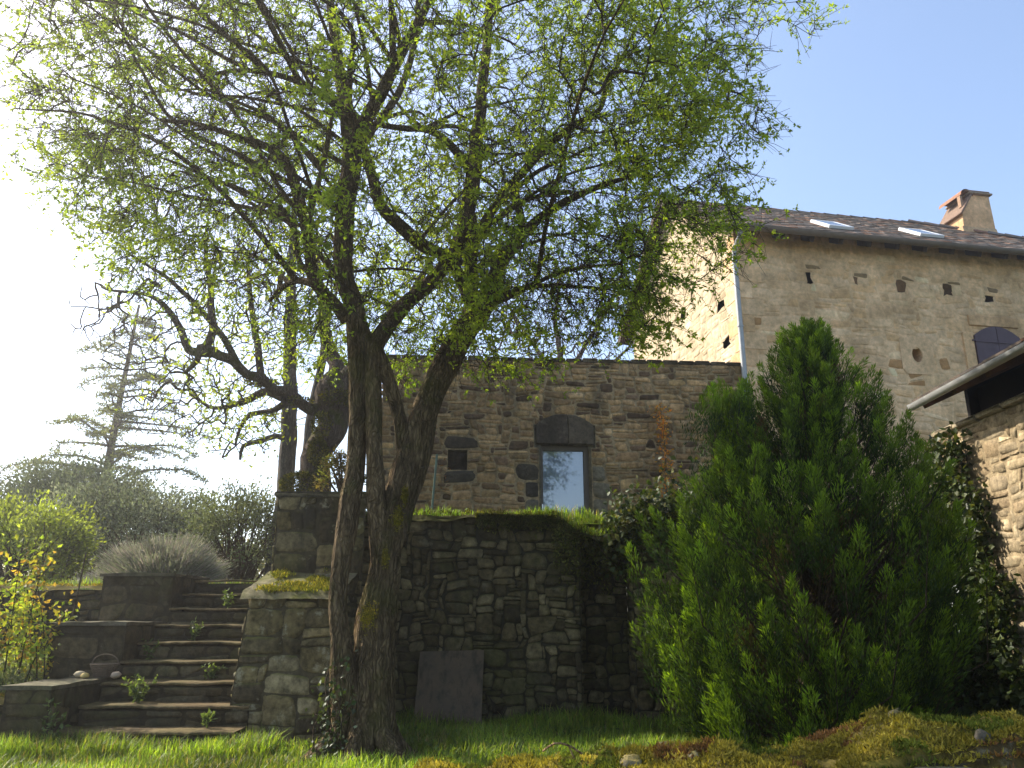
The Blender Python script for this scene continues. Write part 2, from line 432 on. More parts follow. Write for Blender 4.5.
def grow(skel_pos, skel_par, attract, step, rg, arc=.25, droop=0.0):
    """Twigs: each attractor point, nearest first, is joined to the closest node grown so far by an arched path. Returns nodes, parents."""
    pos = np.zeros((len(skel_pos) + len(attract) * 60, 3)); n = len(skel_pos); pos[:n] = skel_pos
    par = np.full(len(pos), -1); par[:n] = skel_par
    d0 = np.array([((skel_pos - a) ** 2).sum(1).min() for a in attract])
    tips = []
    for a in attract[np.argsort(d0)]:
        d = pos[:n] - a; dd = (d ** 2).sum(1); k = int(np.argmin(dd)); D = math.sqrt(dd[k])
        if D < step * .6: continue
        p0 = pos[k]; pd = p0 - pos[par[k]] if par[k] >= 0 else a - p0
        m = max(2, int(D / step)); t0 = nrm(pd) * D * .5 + rg.normal(0, arc * .3, 3) * D; t1 = (a - p0) + np.array((0, 0, -droop * D)) + rg.normal(0, arc, 3) * D
        last = k
        for t in np.arange(1, m + 1) / m:
            h = (2 * t ** 3 - 3 * t * t + 1) * p0 + (t ** 3 - 2 * t * t + t) * t0 + (-2 * t ** 3 + 3 * t * t) * a + (t ** 3 - t * t) * t1
            if n >= len(pos): break
            pos[n] = h + rg.normal(0, step * .05, 3); par[n] = last; last = n; n += 1
        tips.append(last)
    return pos[:n].copy(), par[:n].copy(), np.array(tips)

def twig_mesh(mb, pos, par, nskel, rmin, rmax, seg=5, power=2.4, col=(1, 1, 1)):
    """Tubes for every grown node (the skeleton's own nodes are skipped); radii by the pipe rule."""
    n = len(pos); acc = np.zeros(n); kids = [[] for _ in range(n)]
    for i in range(n - 1, -1, -1):
        if acc[i] == 0: acc[i] = rmin ** power
        if par[i] >= 0: acc[par[i]] += acc[i]; kids[par[i]].append(i)
    rad = np.minimum(acc ** (1 / power), rmax)
    used = np.zeros(n, bool)
    for i in range(nskel, n):
        if used[i]: continue
        p = par[i]; ch = [p] if p >= 0 else []; j = i
        while True:
            ch.append(j); used[j] = True
            c = [q for q in kids[j] if not used[q]]
            if not c: break
            j = max(c, key=lambda q: acc[q])
        if len(ch) < 2: continue
        r = rad[ch].copy(); r[0] = min(r[0], r[1] * 1.05) if len(r) > 1 else r[0]
        r[-1] *= .5
        rr = r.max(); sg = 4 if rr < .008 else (5 if rr < .02 else 7)
        tube(mb, pos[ch], r, sg, col, cap=False)
    return rad

def ellipsoid_pts(rg, c, r, n, shell=.0):
    p = nrm(rg.normal(size=(n, 3))) * (rg.uniform(shell ** 3, 1, (n, 1)) ** (1 / 3)); return np.asarray(c) + p * np.asarray(r)

# ================================================================== THE SETTING
def sheet(name, xs, ys, zfn, mat):
    mb = MB(); nx, ny = len(xs), len(ys)
    V = np.array([(x, y, zfn(x, y)) for y in ys for x in xs]); i = np.arange(nx * ny).reshape(ny, nx)
    mb.add(V, np.stack([i[:-1, :-1], i[:-1, 1:], i[1:, 1:], i[1:, :-1]], -1).reshape(-1, 4))
    return structure(mb.build(name, mat, smooth=True))
def axis(a, b, fine0, fine1, fs, far=12):
    l = [a + (fine0 - a) * (1 - (1 - t) ** 3) for t in np.arange(far) / far] if fine0 > a else []
    m = list(np.arange(fine0, fine1, fs)); r = [fine1 + (b - fine1) * t ** 3 for t in np.arange(0, far + 1) / far]
    return l + m + r
def lawn_z(x, y):
    return .03 * mnoise.noise((x * 1.3, y * 1.3, 0)) + (.06 * min(1, max(0, (y - 7) / 2)))
def upper_z(x, y):
    return 1.5 - .05 * (y < 10.9) + .06 * mnoise.noise((x * .8, y * .8, 3)) + min(8, max(0, y - 16) * .05)
def terrace_z(x, y):
    return 2.2 + .04 * mnoise.noise((x * .9, y * .9, 7))
def bed_z(x, y):
    return .33 + (y - 7.9) * .16 + .04 * mnoise.noise((x * 1.5, y * 1.5, 5))
sheet('lawn', axis(-900, 900, -7, 7, .25), axis(-60, 900, 2, 10, .25), lawn_z, M['turf'])
sheet('upper_garden', axis(-700, -4.78, -14, -4.78, .3, 10)[:-10], axis(10.45, 500, 10.45, 24, .4, 8), upper_z, M['turf'])
sheet('garden_path', list(np.arange(-4.78, -2.39, .3)), axis(10.6, 500, 10.6, 24, .4, 8), lambda x, y: upper_z(x, y) + .03, M['turf'])
sheet('terrace', list(np.arange(-2.5, 14, .35)), list(np.arange(9.72, 30, .35)), terrace_z, M['turf'])
sheet('garden_bed', list(np.arange(-12, -4.5, .3)), list(np.arange(7.95, 10.5, .25)), bed_z, M['soil'])

# ------------------------------------------------------------------ retaining wall with its recess
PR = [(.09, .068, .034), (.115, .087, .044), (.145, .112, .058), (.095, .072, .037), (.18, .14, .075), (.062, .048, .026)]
RY, RTOP = 9.0, 2.2
RX0, RX1 = -2.0, 4.75
NX0, NX1, NYD = .74, 1.32, .5          # recess
def rtop(x):
    z = RTOP + .04 * mnoise.noise((x * 1.5, 0, 2))
    if NX0 - .25 < x < NX1 + .1: z -= .22 * math.sin(math.pi * (x - NX0 + .25) / (NX1 - NX0 + .35))
    return z
t = thing('retaining_wall', 'dark rubble stone retaining wall with a mossy top and a deep recess, behind the big tree', 'wall', (0, RY, 0))
mb = MB()
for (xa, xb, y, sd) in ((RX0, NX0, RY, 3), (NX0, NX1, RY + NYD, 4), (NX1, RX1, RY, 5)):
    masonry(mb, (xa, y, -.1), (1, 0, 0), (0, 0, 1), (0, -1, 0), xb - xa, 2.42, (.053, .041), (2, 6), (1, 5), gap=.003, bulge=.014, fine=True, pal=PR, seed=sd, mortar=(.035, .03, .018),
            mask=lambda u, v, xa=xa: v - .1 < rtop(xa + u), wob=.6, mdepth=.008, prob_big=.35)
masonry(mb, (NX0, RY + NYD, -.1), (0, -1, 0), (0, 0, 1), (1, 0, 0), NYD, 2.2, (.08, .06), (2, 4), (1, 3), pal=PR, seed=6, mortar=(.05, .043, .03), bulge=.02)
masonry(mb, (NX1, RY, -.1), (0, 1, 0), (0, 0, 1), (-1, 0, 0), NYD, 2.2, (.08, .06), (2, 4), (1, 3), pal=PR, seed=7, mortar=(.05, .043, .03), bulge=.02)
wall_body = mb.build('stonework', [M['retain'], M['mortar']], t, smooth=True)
def top_cap(mbm, xs, y0, y1, zf, col=(.07, .065, .02), sag=.10):
    ys = np.linspace(0, 1, 9); V = []
    for x in xs:
        for q in ys:
            y = y0 + (y1 - y0) * q; e = (1 - min(1, q / .25)) ** 2
            V.append((x, y - .05 * e + .03 * mnoise.noise((x * 6, q * 5, 1)), zf(x) + .05 - sag * e * (1 + mnoise.noise((x * 3.1, 4, 1))) + .035 * mnoise.noise((x * 5, y * 5, 3))))
    i = np.arange(len(V)).reshape(len(xs), len(ys))
    mbm.add(np.array(V), np.stack([i[:-1, :-1], i[1:, :-1], i[1:, 1:], i[:-1, 1:]], -1).reshape(-1, 4), col)
def moss_tufts(mbm, P, n, rg, size=(.012, .03), cols=((.10, .10, .018), (.16, .14, .02), (.05, .065, .012)), out=None):
    """short upright moss shoots scattered round the points P"""
    k = rg.integers(len(P), size=n); p = P[k] + rg.normal(0, .025, (n, 3)) * (1, 1, .3)
    d = rg.normal(0, .5, (n, 3)) + (np.array((0, 0, 1.0)) if out is None else np.asarray(out))
    leaves(mbm, p, d, rg.uniform(*size, n), rg.uniform(.4, .7, n) * size[0], palette(rg, n, cols, .3), rg)
rg = np.random.default_rng(5)
mb = MB(); xs = np.arange(-1.8, RX1, .05); top_cap(mb, xs, RY - .02, RY + .75, rtop)
P = np.array([(x, RY + rg.uniform(-.07, .5), rtop(x) + .04 - rg.random() ** 2 * .03) for x in np.repeat(xs, 3)])
moss_tufts(mb, P, 9000, rg, (.02, .055))
# hanging dark growth under the lip and in the recess
n = 6500; x = rg.uniform(-.4, 1.6, n); fall = np.abs(rg.normal(0, 1, n)) * np.where((x > .45) & (x < 1.45), .26, .07)
yy = np.where((x > NX0) & (x < NX1), RY + rg.uniform(-.05, NYD, n), RY - .03)
p = np.stack([x, yy - .02, np.array([rtop(q) for q in x]) + .03 - fall], 1)
leaves(mb, p, rg.normal(0, .5, (n, 3)) + (0, -.5, -.5), rg.uniform(.025, .06, n), rg.uniform(.012, .025, n), palette(rg, n, [(.06, .07, .016), (.09, .095, .022), (.07, .058, .02), (.12, .12, .03)]), rg)
mb.build('moss', M['moss'], t)

# ------------------------------------------------------------------ pier at the stairs
PP = [(.17, .13, .06), (.21, .16, .078), (.13, .10, .05), (.25, .20, .11), (.08, .06, .034)]
t = thing('stone_pier', 'stepped stone pier with a moss covered sloping shoulder, between the steps and the tree', 'pier', (-2.1, 8, 0))
mb = MB()
def pier_lower(u, v):                   # front face leans back a little
    return np.array((-2.62 + u + .10 * (v / 1.4) * (1 - u / .9), 7.85 + .07 * v, v - .05))
masonry(mb, (0, 0, 0), (1, 0, 0), (0, 0, 1), (0, -1, 0), .95, 1.42, (.10, .085), (2, 4), (1, 3), pal=PP, seed=11, fine=True, wob=.3, mortar=(.085, .068, .04), bulge=.010, gap=.004, map_fn=pier_lower, mdepth=.008, prob_big=.3)
masonry(mb, (0, 0, 0), (0, -1, 0), (0, 0, 1), (-1, 0, 0), .84, 1.42, (.11, .10), (2, 4), (1, 2), pal=PP, seed=12, mortar=(.085, .068, .04), bulge=.014, map_fn=lambda u, v: np.array((-2.62 + .10 * v / 1.4, 8.69 - u + .07 * v * u / .84, v - .05)))
masonry(mb, (-1.67, 7.95, -.05), (0, 1, 0), (0, 0, 1), (1, 0, 0), 1.05, 1.4, (.11, .10), (2, 4), (1, 2), pal=PP, seed=13, mortar=(.085, .068, .04), bulge=.018)
masonry(mb, (-2.52, 8.62, 1.35), (1, 0, 0), (0, 0, 1), (0, -1, 0), .95, 1.03, (.085, .075), (2, 5), (2, 4), fine=True, wob=.4, pal=PP, seed=14, mortar=(.085, .068, .04), bulge=.010, gap=.004)
masonry(mb, (-2.52, 9.6, -.05), (0, -1, 0), (0, 0, 1), (-1, 0, 0), .98, 2.43, (.11, .10), (2, 4), (1, 3), pal=PP, seed=15, mortar=(.085, .068, .04), bulge=.018)
# sloping slab on the lower block, and the top slab
V = []
xs2, q2 = np.linspace(-2.56, -1.62, 16), np.linspace(0, 1, 12)
for x in xs2:
    for q in q2: V.append((x - .03 * (1 - q), 7.88 + .78 * q + .02 * mnoise.noise((x * 5, 0, q)), 1.345 + .24 * q + .02 * mnoise.noise((x * 6, q * 5, 2)) - (.05 if q == 0 else 0)))
i = np.arange(len(V)).reshape(16, 12)
mb.add(np.array(V), np.stack([i[:-1, :-1], i[1:, :-1], i[1:, 1:], i[:-1, 1:]], -1).reshape(-1, 4), (.24, .20, .14))
mb.box((-2.06, 9.1, 2.40), (1.0, 1.04, .06), 0, (.15, .13, .09), 0, bev=.02)
mb.build('stonework', [M['pier'], M['mortar']], t, smooth=True)
mb = MB()
P = []
for q in range(260):
    x, s = rg.uniform(-2.45, -1.7), rg.random()
    if mnoise.noise((x * 3, s * 3, 8)) > -.05: P.append((x, 7.95 + .7 * s, 1.36 + .24 * s))
moss_tufts(mb, np.array(P), 5000, rg, (.02, .045), ((.20, .19, .03), (.28, .23, .035), (.11, .13, .02)))
mb.build('moss', M['moss'], t)

# ------------------------------------------------------------------ stairs
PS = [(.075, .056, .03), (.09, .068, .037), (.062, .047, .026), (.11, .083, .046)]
RISE, RUN, SY = .175, .35, 7.5
SX0, SX1 = -3.95, -2.4
t = thing('stone_staircase', 'mossy stone staircase of nine steps with three stepped side blocks, left of the pier', 'staircase', (-3.2, SY, 0))
for k in range(1, 10):
    mb = MB(); y = SY + (k - 1) * RUN; z1 = k * RISE
    x0 = SX0 - (.10 if k == 1 else 0)
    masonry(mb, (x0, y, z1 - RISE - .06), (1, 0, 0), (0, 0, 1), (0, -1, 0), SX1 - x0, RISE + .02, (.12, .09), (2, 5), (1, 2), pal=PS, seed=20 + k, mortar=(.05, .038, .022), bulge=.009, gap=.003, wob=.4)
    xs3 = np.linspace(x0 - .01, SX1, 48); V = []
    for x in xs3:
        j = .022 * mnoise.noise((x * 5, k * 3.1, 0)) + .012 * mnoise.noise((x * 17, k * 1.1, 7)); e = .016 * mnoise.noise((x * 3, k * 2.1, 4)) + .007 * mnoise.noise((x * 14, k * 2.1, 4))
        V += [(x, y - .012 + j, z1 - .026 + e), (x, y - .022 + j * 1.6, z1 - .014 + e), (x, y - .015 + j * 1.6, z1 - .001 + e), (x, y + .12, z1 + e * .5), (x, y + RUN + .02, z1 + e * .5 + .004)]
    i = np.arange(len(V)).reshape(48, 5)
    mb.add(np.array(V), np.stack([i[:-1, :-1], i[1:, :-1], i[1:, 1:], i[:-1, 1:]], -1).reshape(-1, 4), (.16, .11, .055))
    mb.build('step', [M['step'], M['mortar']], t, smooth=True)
def side_block(x0, x1, y0, y1, z0, z1, sd, lean=.04):
    mb = MB()
    for (O, U, Nn, W) in (((x0, y0, z0), (1, 0, 0), (0, -1, 0), x1 - x0), ((x1, y0, z0), (0, 1, 0), (1, 0, 0), y1 - y0), ((x0, y1, z0), (0, -1, 0), (-1, 0, 0), y1 - y0)):
        masonry(mb, O, U, (0, 0, 1), Nn, W, z1 - z0, (.13, .11), (2, 4), (1, 3), pal=PS, seed=sd, mortar=(.055, .042, .024), bulge=.008, gap=.003, wob=.45); sd += 1
    xs4, ys4 = np.linspace(x0 - .03, x1 + .02, 12), np.linspace(y0 - .04, y1, 10); V = []
    for x in xs4:
        for y in ys4: V.append((x, y, z1 + .03 + .018 * mnoise.noise((x * 4, y * 4, sd))))
    i = np.arange(len(V)).reshape(12, 10)
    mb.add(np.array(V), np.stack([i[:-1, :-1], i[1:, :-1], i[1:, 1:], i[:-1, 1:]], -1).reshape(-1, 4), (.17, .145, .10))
    e = []                                # rim of the capping slab
    for x in xs4: e += [(x, y0 - .04, z1 + .03 + .018 * mnoise.noise((x * 4, (y0 - .04) * 4, sd))), (x, y0 - .035, z1 - .005)]
    i = np.arange(len(e)).reshape(12, 2); mb.add(np.array(e), np.stack([i[:-1, 1], i[1:, 1], i[1:, 0], i[:-1, 0]], -1), (.13, .11, .08))
    e = []
    for y in ys4: e += [(x1 + .02, y, z1 + .03 + .018 * mnoise.noise(((x1 + .02) * 4, y * 4, sd))), (x1 + .015, y, z1 - .005)]
    i = np.arange(len(e)).reshape(10, 2); mb.add(np.array(e), np.stack([i[:-1, 1], i[1:, 1], i[1:, 0], i[:-1, 0]], -1), (.13, .11, .08))
    mb.build('parapet_block', [M['step'], M['mortar']], t, smooth=True)
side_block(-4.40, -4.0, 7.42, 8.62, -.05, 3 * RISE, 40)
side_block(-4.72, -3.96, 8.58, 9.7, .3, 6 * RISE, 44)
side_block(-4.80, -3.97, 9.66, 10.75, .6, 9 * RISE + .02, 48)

# low walls of the left bed
def low_wall(name, label, x0, x1, y, z0, z1, sd, cap=(.16, .13, .03)):
    tt = thing(name, label, 'wall', ((x0 + x1) / 2, y, z0)); mb = MB()
    masonry(mb, (x0, y, z0), (1, 0, 0), (0, 0, 1), (0, -1, 0), x1 - x0, z1 - z0, (.08, .06), (2, 5), (1, 3), pal=PS, seed=sd, mortar=(.045, .038, .026), bulge=.025, wob=.4)
    mb.box(((x0 + x1) / 2, y + .22, (z0 + z1) / 2), (x1 - x0, .38, z1 - z0 - .01), 0, (.06, .05, .035), 1)
    mb.build('stonework', [M['retain'], M['mortar']], tt, smooth=True)
    mb = MB(); xs = np.arange(x0, x1, .06); top_cap(mb, xs, y - .03, y + .42, lambda x: z1, (.10, .08, .02), .05)
    P = np.array([(x, y + rg.uniform(-.05, .35), z1 + .05) for x in np.repeat(xs, 3)])
    moss_tufts(mb, P, 2500, rg, (.02, .04), ((.17, .13, .025), (.10, .10, .02), (.25, .17, .03))); mb.build('moss', M['moss'], tt)
low_wall('garden_wall', 'low mossy rubble wall behind the yellow-green rose shrub', -9.0, -4.78, 10.35, .55, 1.46, 60)
low_wall('bed_wall', 'short dark stone edging wall of the flower bed at the far left of the steps', -9.0, -4.40, 7.85, -.08, .36, 63)

# ------------------------------------------------------------------ annexe wall with the door
A0 = np.array((-2.32, 13.82)); A1 = np.array((4.30, 14.28)); AL = np.linalg.norm(A1 - A0); AU = np.append((A1 - A0) / AL, 0); AN = np.array((AU[1], -AU[0], 0))
AZ0, AZ1 = 2.0, 5.66
t = thing('annex_wall', 'tall brown rubble wall with a glass door, joined to the house', 'wall', (*A0, AZ0))
PA = [(0.343, 0.208, 0.092), (0.396, 0.243, 0.114), (0.29, 0.173, 0.081), (0.45, 0.289, 0.146), (0.356, 0.219, 0.103), (0.132, 0.079, 0.044), (0.384, 0.243, 0.109), (0.317, 0.197, 0.092), (0.165, 0.098, 0.054)]
DU0, DU1, DZ0, DZ1 = 2.92, 3.70, 2.1, 4.10       # door opening along the wall
du = lambda px, py=470: float(np.dot(at(px, py, 14.05)[:2] - A0, AU[:2]))
DU0, DU1 = du(541), du(590)
WU0, WU1, WZ0, WZ1 = du(447), du(467), 3.62, 3.98
ac = (.085, .06); nxA, nyA = round(AL / ac[0]), round((AZ1 - AZ0) / ac[1]); cwA, chA = AL / nxA, (AZ1 - AZ0) / nyA
def amask(u, v):
    z = v + AZ0
    if LU0 < u < LU1 and DZ1 - .04 < z < larch(u) - .02: return False
    return not (DU0 < u < DU1 and z < DZ1) and not (WU0 < u < WU1 and WZ0 < z < WZ1)
fixed = []
gi = lambda u: int(round(u / cwA)); gj = lambda z: int(round((z - AZ0) / chA))
DK = (.07, .052, .036)
a0, a1, j0 = gi(DU0), gi(DU1), gj(DZ1)
# arched lintel: two big dark stones, with jamb blocks
LU0, LU1, LH = DU0 - .08, DU1 + .08, .56            # arched lintel stone over the door
def larch(u): return DZ1 + LH - .20 * abs((u - (LU0 + LU1) / 2) / (LU1 - LU0) * 2) ** 2.2
for q, (h, c) in enumerate(((6, (.06, .048, .036)), (5, (.075, .06, .042)), (5, (.055, .045, .034)), (5, (.14, .115, .08)))):
    jj = j0 - sum((6, 5, 5, 5)[:q + 1]); fixed += [(a0 - (5 if q < 2 else 3), jj, 5 if q < 2 else 3, h, c), (a1, jj, 3 if q % 2 else 4, h, (.20, .165, .11))]
b0, b1, k0, k1 = gi(WU0), gi(WU1), gj(WZ0), gj(WZ1)
fixed += [(b0 - 1, k1, b1 - b0 + 3, 4, DK), (b0 - 1, k0 - 4, b1 - b0 + 3, 4, (.06, .05, .035))]
mb = MB()
masonry(mb, (*A0, AZ0), AU, (0, 0, 1), AN, AL, AZ1 - AZ0, ac, (2, 5), (1, 3), mask=amask, pal=PA, seed=71, mortar=(.32, .23, .125), bulge=.009, gap=.008, fixed=fixed, wob=.4, mdepth=.003, vary=.26, prob_big=.25)
def wbox(mb, o, U, Nn, u0, u1, d0, d1, z0, z1, col, mat=1, bev=0):
    c = np.array((*o[:2], 0)) + U * (u0 + u1) / 2 + Nn * (d0 + d1) / 2; c[2] = (z0 + z1) / 2
    mb.box(c, (u1 - u0, abs(d1 - d0), z1 - z0), 0, col, mat, ax=(U, np.cross((0, 0, 1), U), (0, 0, 1)), bev=bev)
W_ = lambda *a, **k: wbox(mb, A0, AU, AN, *a, **k)
# wall body behind the face, built round the openings
gA = (.17, .14, .09)
W_(0, WU0, -.5, -.025, AZ0, AZ1 - .002, gA); W_(WU0, WU1, -.5, -.025, AZ0, WZ0, gA); W_(WU0, WU1, -.5, -.025, WZ1, AZ1 - .002, gA); W_(WU1, DU0, -.5, -.025, AZ0, AZ1 - .002, gA)
W_(DU0, DU1, -.5, -.025, DZ1, AZ1 - .002, gA); W_(DU1, AL, -.5, -.025, AZ0, AZ1 - .002, gA); W_(WU0, WU1, -.5, -.20, WZ0, WZ1, (.075, .06, .042))
masonry(mb, (*(A0 - .5 * AN[:2]), AZ0), AN, (0, 0, 1), -AU, .5, AZ1 - AZ0, ac, (2, 4), (1, 3), pal=PA, seed=72, mortar=(.2, .16, .1), bulge=.014)
for q in range(22):
    u = q * AL / 22; W_(u + .008, u + AL / 22 - .008, -.52, .03 + .01 * random.random(), AZ1 - .01, AZ1 + .05 + .02 * random.random(), np.array((.15, .115, .075)) * random.uniform(.6, 1.2), 0, bev=.015)
mb.build('stonework', [M['annex'], M['mortar']], t, smooth=True)
for (ua, ub, c) in ((LU0, (LU0 + LU1) / 2 + .05, (.075, .056, .039)), ((LU0 + LU1) / 2 + .062, LU1, (.11, .083, .056))):
    lm = MB(); us = np.linspace(ua, ub, 9); V = []
    for u in us:
        for (z, d) in ((DZ1, .012), (DZ1 + .02, .03), (larch(u) - .02, .03), (larch(u), .012), (larch(u), -.1), (DZ1, -.3)):
            p = np.array((*A0, 0)) + AU * u + AN * (d + .006 * mnoise.noise((u * 5, z * 5, 2))); p[2] = z + .006 * mnoise.noise((u * 7, z, 5)); V.append(p)
    i = np.arange(54).reshape(9, 6); j = np.roll(i, -1, 1)
    lm.add(np.array(V), np.stack([i[:-1], i[1:], j[1:], j[:-1]], -1).reshape(-1, 4), c); lm.add(np.array(V)[:6], [[0, 1, 2, 3, 4, 5]], c); lm.add(np.array(V)[48:], [[5, 4, 3, 2, 1, 0]], c)
    lm.build('lintel', [M['annex']], t)
door = MB(); dcol = (.5, .5, .5)
def D_(mbx, *a, **k): wbox(mbx, A0, AU, AN, *a, **k)
fm = MB(); D_(fm, DU0, DU0 + .045, -.24, -.13, DZ0, DZ1, dcol, 0); D_(fm, DU1 - .085, DU1, -.24, -.13, DZ0, DZ1, dcol, 0); D_(fm, DU0 + .045, DU1 - .085, -.24, -.13, DZ1 - .085, DZ1, dcol, 0); D_(fm, DU0 + .045, DU1 - .085, -.24, -.13, DZ0, DZ0 + .12, dcol, 0)
dr = fm.build('door', M['doorframe'], t)
fm = MB(); D_(fm, DU0 + .045, DU1 - .085, -.20, -.18, DZ0 + .12, DZ1 - .085, dcol, 0); fm.build('pane', M['glass'], dr)
fm = MB(); hz = 2.92; D_(fm, DU0 + .015, DU0 + .04, -.13, -.115, hz - .13, hz + .13, dcol, 0, bev=.004); D_(fm, DU0 + .02, DU0 + .16, -.09, -.07, hz, hz + .022, dcol, 0, bev=.005); D_(fm, DU0 + .018, DU0 + .038, -.115, -.07, hz, hz + .022, dcol, 0); fm.build('handle', M['steel'], dr)

# ------------------------------------------------------------------ the house
HC = np.array((4.36, 14.30)); HAZ = R(79.6)
HU = np.array((math.sin(HAZ), math.cos(HAZ), 0)); HG = np.array((-HU[1], HU[0], 0)); HN = -HG
HL, HW, HZ0, HZ1 = 11.0, 6.1, 2.0, 8.52
RP = math.tan(R(35.5)); HAP = HZ1 + HW / 2 * RP
house = thing('stone_house', 'pale limestone house with tiled roof, two skylights and a squat chimney', 'house', (*HC, HZ0))
PH = [(.73, .475, .26), (.76, .51, .29), (.71, .455, .24), (.74, .495, .28), (.78, .53, .31), (.69, .43, .215)]  # shaded front: limestone colour warmed to offset the blue skylight
PG = [(.56, .44, .29), (.60, .475, .32), (.54, .42, .27), (.58, .46, .31), (.62, .49, .34)]  # sunlit gable: paler copy of the front's limestone colours
hu = lambda px, py: None
def on_front(px, py):
    """(u, z) where the sight line through a pixel meets the front face"""
    d = at(px, py, 1.0) - np.array((0, 0, EYE)); o = np.array((0, 0, EYE)); c = np.array((*HC, 0))
    s = np.dot(c - o, HN) / np.dot(d, HN); p = o + d * s; return float(np.dot(p - c, HU)), float(p[2])
def on_gable(px, py):
    d = at(px, py, 1.0) - np.array((0, 0, EYE)); o = np.array((0, 0, EYE)); c = np.array((*HC, 0))
    s = np.dot(c - o, -HU) / np.dot(d, -HU); p = o + d * s; return float(np.dot(p - c, HG)), float(p[2])
front_holes = [on_front(px, py) for px, py in ((809, 279), (857, 282), (901, 286), (946, 290), (991, 298), (754, 284))][:5]
oval = on_front(917, 355)
gable_holes = [on_gable(px, py) for px, py in ((683, 314), (720, 304), (668, 335), (725, 343))]
hcell = (.105, .085)
su0, sz0 = on_front(977, 362); su1, sz1 = on_front(1015, 330)
SHU = (su0 + .0, su1 + .02, sz0 - .35, sz1 + .02)
def fmask(u, v):
    z = v + HZ0
    for (a, b) in front_holes:
        if abs(u - a) < .095 and abs(z - b) < .09: return False
    if abs(u - oval[0]) < .13 and abs(z - oval[1]) < .16: return False
    return True
def gmask(u, v):
    z = v + HZ0; q = HW - u                # u runs from the back corner to the front corner
    if z > HZ1 + min(q, HW - q) * RP - .03: return False
    for (a, b) in gable_holes:
        if abs(q - a) < .15 and abs(z - b) < .09: return False
    return True
mb = MB(); O3 = np.array((*HC, HZ0)); mo = (.73, .485, .27)
fcw, fch = HL / round(HL / hcell[0]), (HZ1 - HZ0) / round((HZ1 - HZ0) / hcell[1])
hf = []
for (px, py, w, h, c) in ((810, 269, 3, 1, (.30, .2, .1)), (862, 274, 3, 1, (.27, .18, .09)), (907, 279, 3, 1, (.30, .2, .1)), (951, 282, 3, 1, (.28, .19, .09)), (993, 290, 2, 1, (.25, .17, .09)),
                         (895, 366, 3, 2, (.44, .24, .10)), (918, 376, 4, 2, (.44, .24, .10)), (943, 370, 3, 3, (.44, .24, .10)), (917, 384, 4, 1, (.44, .24, .10)), (757, 325, 2, 2, (.44, .24, .10))):
    u, z = on_front(px, py); hf.append((int(u / fcw) - w // 2, int((z - HZ0) / fch), w, h, c))
masonry(mb, O3, HU, (0, 0, 1), HN, HL, HZ1 - HZ0, hcell, (2, 5), (1, 3), mask=fmask, pal=PH, seed=81, mortar=mo, bulge=.0042, gap=.005, wob=.5, vary=.07, fixed=hf, rag_open=.3)
masonry(mb, O3 + HG * HW, -HG, (0, 0, 1), -HU, HW, HAP - HZ0, hcell, (2, 5), (1, 3), mask=gmask, pal=PG, seed=82, mortar=(.57, .45, .30), bulge=.005, gap=.005, wob=.5, vary=.08, rag_open=.3)
# solid body set back behind the faces
b = .6
def hp(u, g, z): return np.array((*HC, 0)) + HU * u + HG * g + np.array((0, 0, z))
def hexa(mb, u0, u1, g0, g1, z0, z1, col, mat): 
    mb.add(np.array([hp(u, g, z) for u in (u0, u1) for g in (g0, g1) for z in (z0, z1)]), np.array([(0, 1, 3, 2), (4, 6, 7, 5), (0, 4, 5, 1), (2, 3, 7, 6), (0, 2, 6, 4), (1, 5, 7, 3)]), col, mat)
hexa(mb, b, HL, b, HW, HZ0, HZ1 - .01, (.10, .075, .05), 1)  # body colour darkened so the wall holes look shaded inside
g = [hp(b, .02, HZ1 - .01), hp(b, HW - .02, HZ1 - .01), hp(b, HW / 2, HAP - .03), hp(HL - 4, .02, HZ1 - .01), hp(HL - 4, HW - .02, HZ1 - .01), hp(HL - 4, HW / 2, HAP - .03)]
mb.add(np.array(g), [[0, 1, 2], [3, 5, 4], [0, 3, 4, 1], [0, 2, 5, 3], [1, 4, 5, 2]], (.2, .15, .1), 1)
mb.build('wall', [M['house'], M['house']], house, smooth=True)
# quoins at the near corner
mb = MB()
for q in range(18):
    z = HZ0 + .2 + q * .345
    if z > HZ1 - .3: break
    lu, lg = ((.5, .28) if q % 2 else (.28, .5))
    c0 = np.array(PH[q % 5]) * random.uniform(.9, 1.1)
    mb.add(np.array([hp(u, gg, zz) for u in (-.012, lu) for gg in (-.012, lg) for zz in (z + .01, z + .335)]), np.array([(0, 1, 3, 2), (4, 6, 7, 5), (0, 4, 5, 1), (2, 3, 7, 6), (0, 2, 6, 4), (1, 5, 7, 3)]), c0, 0)
mb.build('corner_stones', [M['house']], house)
# oval stone surround
mb = MB(); th = np.linspace(0, 2 * math.pi, 21)[:-1]; V = []
for q in th: 
    for (ru, rz_, d) in ((.36 if abs(math.cos(q)) > abs(math.sin(q)) * .8 else .36, .40, 0.0), (.115, .155, .0)):
        uu = oval[0] + ru * max(-1, min(1, math.cos(q) * (1.25 if ru > .2 else 1))); zz = oval[1] + rz_ * max(-1, min(1, math.sin(q) * (1.25 if ru > .2 else 1)))
        V.append(hp(uu, -.014, zz))
    V.append(hp(oval[0] + .115 * math.cos(q), .25, oval[1] + .155 * math.sin(q)))
i = np.arange(60).reshape(20, 3); j = np.roll(i, -1, 0)
mb.add(np.array(V), np.concatenate([np.stack([i[:, 0], j[:, 0], j[:, 1], i[:, 1]], -1), np.stack([i[:, 1], j[:, 1], j[:, 2], i[:, 2]], -1)]), (.74, .49, .275))
mb.build('oval_opening', [M['house']], house)
